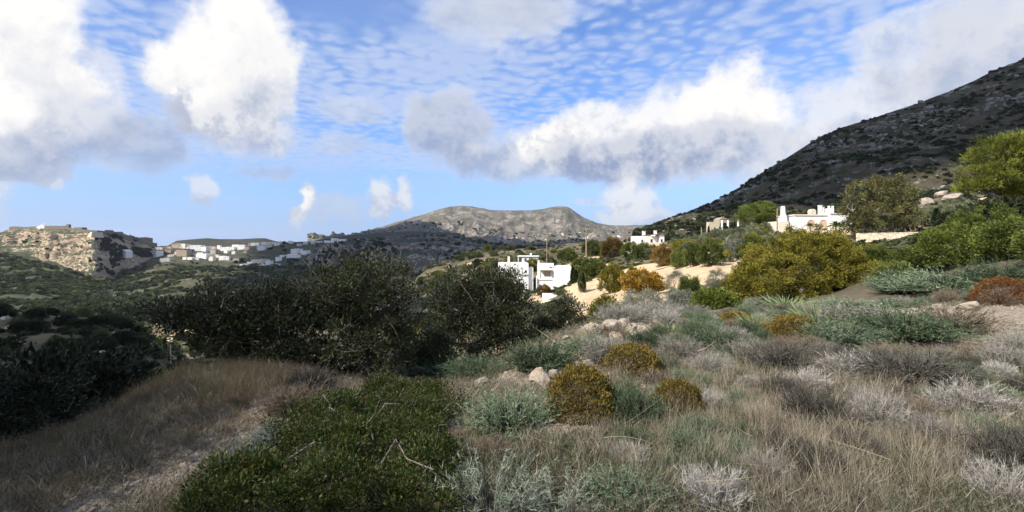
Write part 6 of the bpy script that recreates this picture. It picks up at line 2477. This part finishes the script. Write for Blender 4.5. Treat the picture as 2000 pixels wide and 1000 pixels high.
# ------------------------------------------------------------------ unseen clouds above and behind the view, outlined by the shade wanted below
def shade_cloud_mat(thru):
    m, nt, out = newmat('cloud')  # for the added unseen clouds alone
    k = NT(nt)
    d = k.n('ShaderNodeBsdfDiffuse')
    d.inputs['Color'].default_value = C(.9, .9, .9)
    t = k.n('ShaderNodeBsdfTranslucent')
    t.inputs['Color'].default_value = C(.75, .76, .80)
    mx = k.n('ShaderNodeMixShader')
    mx.inputs[0].default_value = .5
    nt.links.new(d.outputs[0], mx.inputs[1])
    nt.links.new(t.outputs[0], mx.inputs[2])
    tr = k.n('ShaderNodeBsdfTransparent')
    m2 = k.n('ShaderNodeMixShader')
    m2.inputs[0].default_value = thru ** .5          # two skins to pass
    nt.links.new(mx.outputs[0], m2.inputs[1])
    nt.links.new(tr.outputs[0], m2.inputs[2])
    nt.links.new(m2.outputs[0], out.inputs['Surface'])
    return m



def inside_poly(x, y, poly):
    c = np.zeros(np.shape(x), bool)
    n = len(poly)
    for i in range(n):
        x1, y1 = poly[i]
        x2, y2 = poly[(i + 1) % n]
        cond = ((y1 > y) != (y2 > y))
        with np.errstate(divide='ignore', invalid='ignore'):
            xi = (x2 - x1) * (y - y1) / (y2 - y1 + 1e-12) + x1
        c ^= cond & (x < xi)
    return c


def cloud(label, poly, zground, alt, cell, rough, thick, seed, thru=.02):
    """an unseen closed puffy cloud, added so that its shadow falls on the ground polygon"""
    poly = [tuple(p) for p in poly]
    px = np.array([p[0] for p in poly])
    py = np.array([p[1] for p in poly])
    gx = np.arange(px.min() - rough * 2, px.max() + rough * 2, cell)
    gy = np.arange(py.min() - rough * 2, py.max() + rough * 2, cell)
    X, Y = np.meshgrid(gx, gy)
    wx = X + fbm(X / (rough * 3), Y / (rough * 3), 4, seed) * rough
    wy = Y + fbm(X / (rough * 3) + 50, Y / (rough * 3), 4, seed + 3) * rough
    ins = inside_poly(wx, wy, poly)
    dd = poly_d(wx, wy, poly + [poly[0]])
    hgt = np.where(ins, np.minimum(dd * .35, thick) * (1 + .8 * fbm(X / thick, Y / thick, 4, seed + 7)), 0)
    k = (alt - zground) / SUN_V.z
    ox, oy = SUN_V.x * k, SUN_V.y * k
    nr, nc = X.shape
    top = np.stack([X + ox, Y + oy, alt + hgt], -1).reshape(-1, 3)
    bot = np.stack([X + ox, Y + oy, alt - .15 * hgt - .01], -1).reshape(-1, 3)
    idx = np.arange(nr * nc).reshape(nr, nc)
    m = ins[:-1, :-1] & ins[:-1, 1:] & ins[1:, 1:] & ins[1:, :-1]
    f = np.stack([idx[:-1, :-1], idx[:-1, 1:], idx[1:, 1:], idx[1:, :-1]], -1)[m]
    f2 = f[:, ::-1] + nr * nc
    used = np.unique(np.concatenate([f.ravel(), f2.ravel()]))
    mp = np.zeros(2 * nr * nc, int)
    mp[used] = np.arange(len(used))
    v = np.concatenate([top, bot])[used]
    c0 = v.mean(0)
    mb = MB()
    mb.add(v - c0, f4=mp[np.concatenate([f, f2])])
    return tag(mb.build('cloud', shade_cloud_mat(thru), smooth=True, loc=c0), label, 'cloud')  # unseen cloud, added to shade the land below


cloud('unseen thin cloud shaped to dim the near slope',
      [(12, -120), (9.0, .5), (5.5, 3.4), (2.2, 5.4), (-.6, 7.4), (-1.6, 10), (-1.9, 3), (-1.9, -120)], -2, 420, 2.0, 3, 20, 1, .68)
cloud('unseen cloud overhead shaped to shade the left thicket',
      [(-2.0, -120), (-2.0, 3), (-1.0, 9), (-.2, 14), (-10, 30), (-30, 60), (-34, 150), (-60, 215), (-190, 215), (-260, 60), (-200, -160), (-20, -200)], -2, 420, 2.5, 3, 20, 4, .05)
cloud('unseen cloud high behind the view shaped to shade the rocky mountain',
      [(120, 215), (200, 245), (260, 235), (330, 225), (700, 240), (900, 700), (100, 760), (60, 430), (80, 260)], 90, 1300, 12, 45, 120, 2)
cloud('large unseen cloud high on the left shaped to shade the gorge and plateau',
      [(-470, 640), (-200, 560), (-30, 430), (150, 480), (420, 900), (700, 1700), (330, 2050), (-100, 2350), (-560, 3100), (-900, 3000), (-800, 1900), (-640, 1300)], 10, 2400, 30, 120, 260, 3)

# ------------------------------------------------------------------ air
HAZE = 0.00004
if HAZE:
    hb = MB()
    hb.box(-15000, 15000, -15000, 15000, -160, 420)
    m, nt, out = newmat('haze_air')
    vol = nt.nodes.new('ShaderNodeVolumePrincipled')
    vol.inputs['Color'].default_value = C(.78, .86, 1.0)
    vol.inputs['Density'].default_value = HAZE
    vol.inputs['Anisotropy'].default_value = .2
    nt.links.new(vol.outputs[0], out.inputs['Volume'])
    tag(hb.build('haze', m), 'thin blue air over the whole landscape', 'haze', kind='stuff')
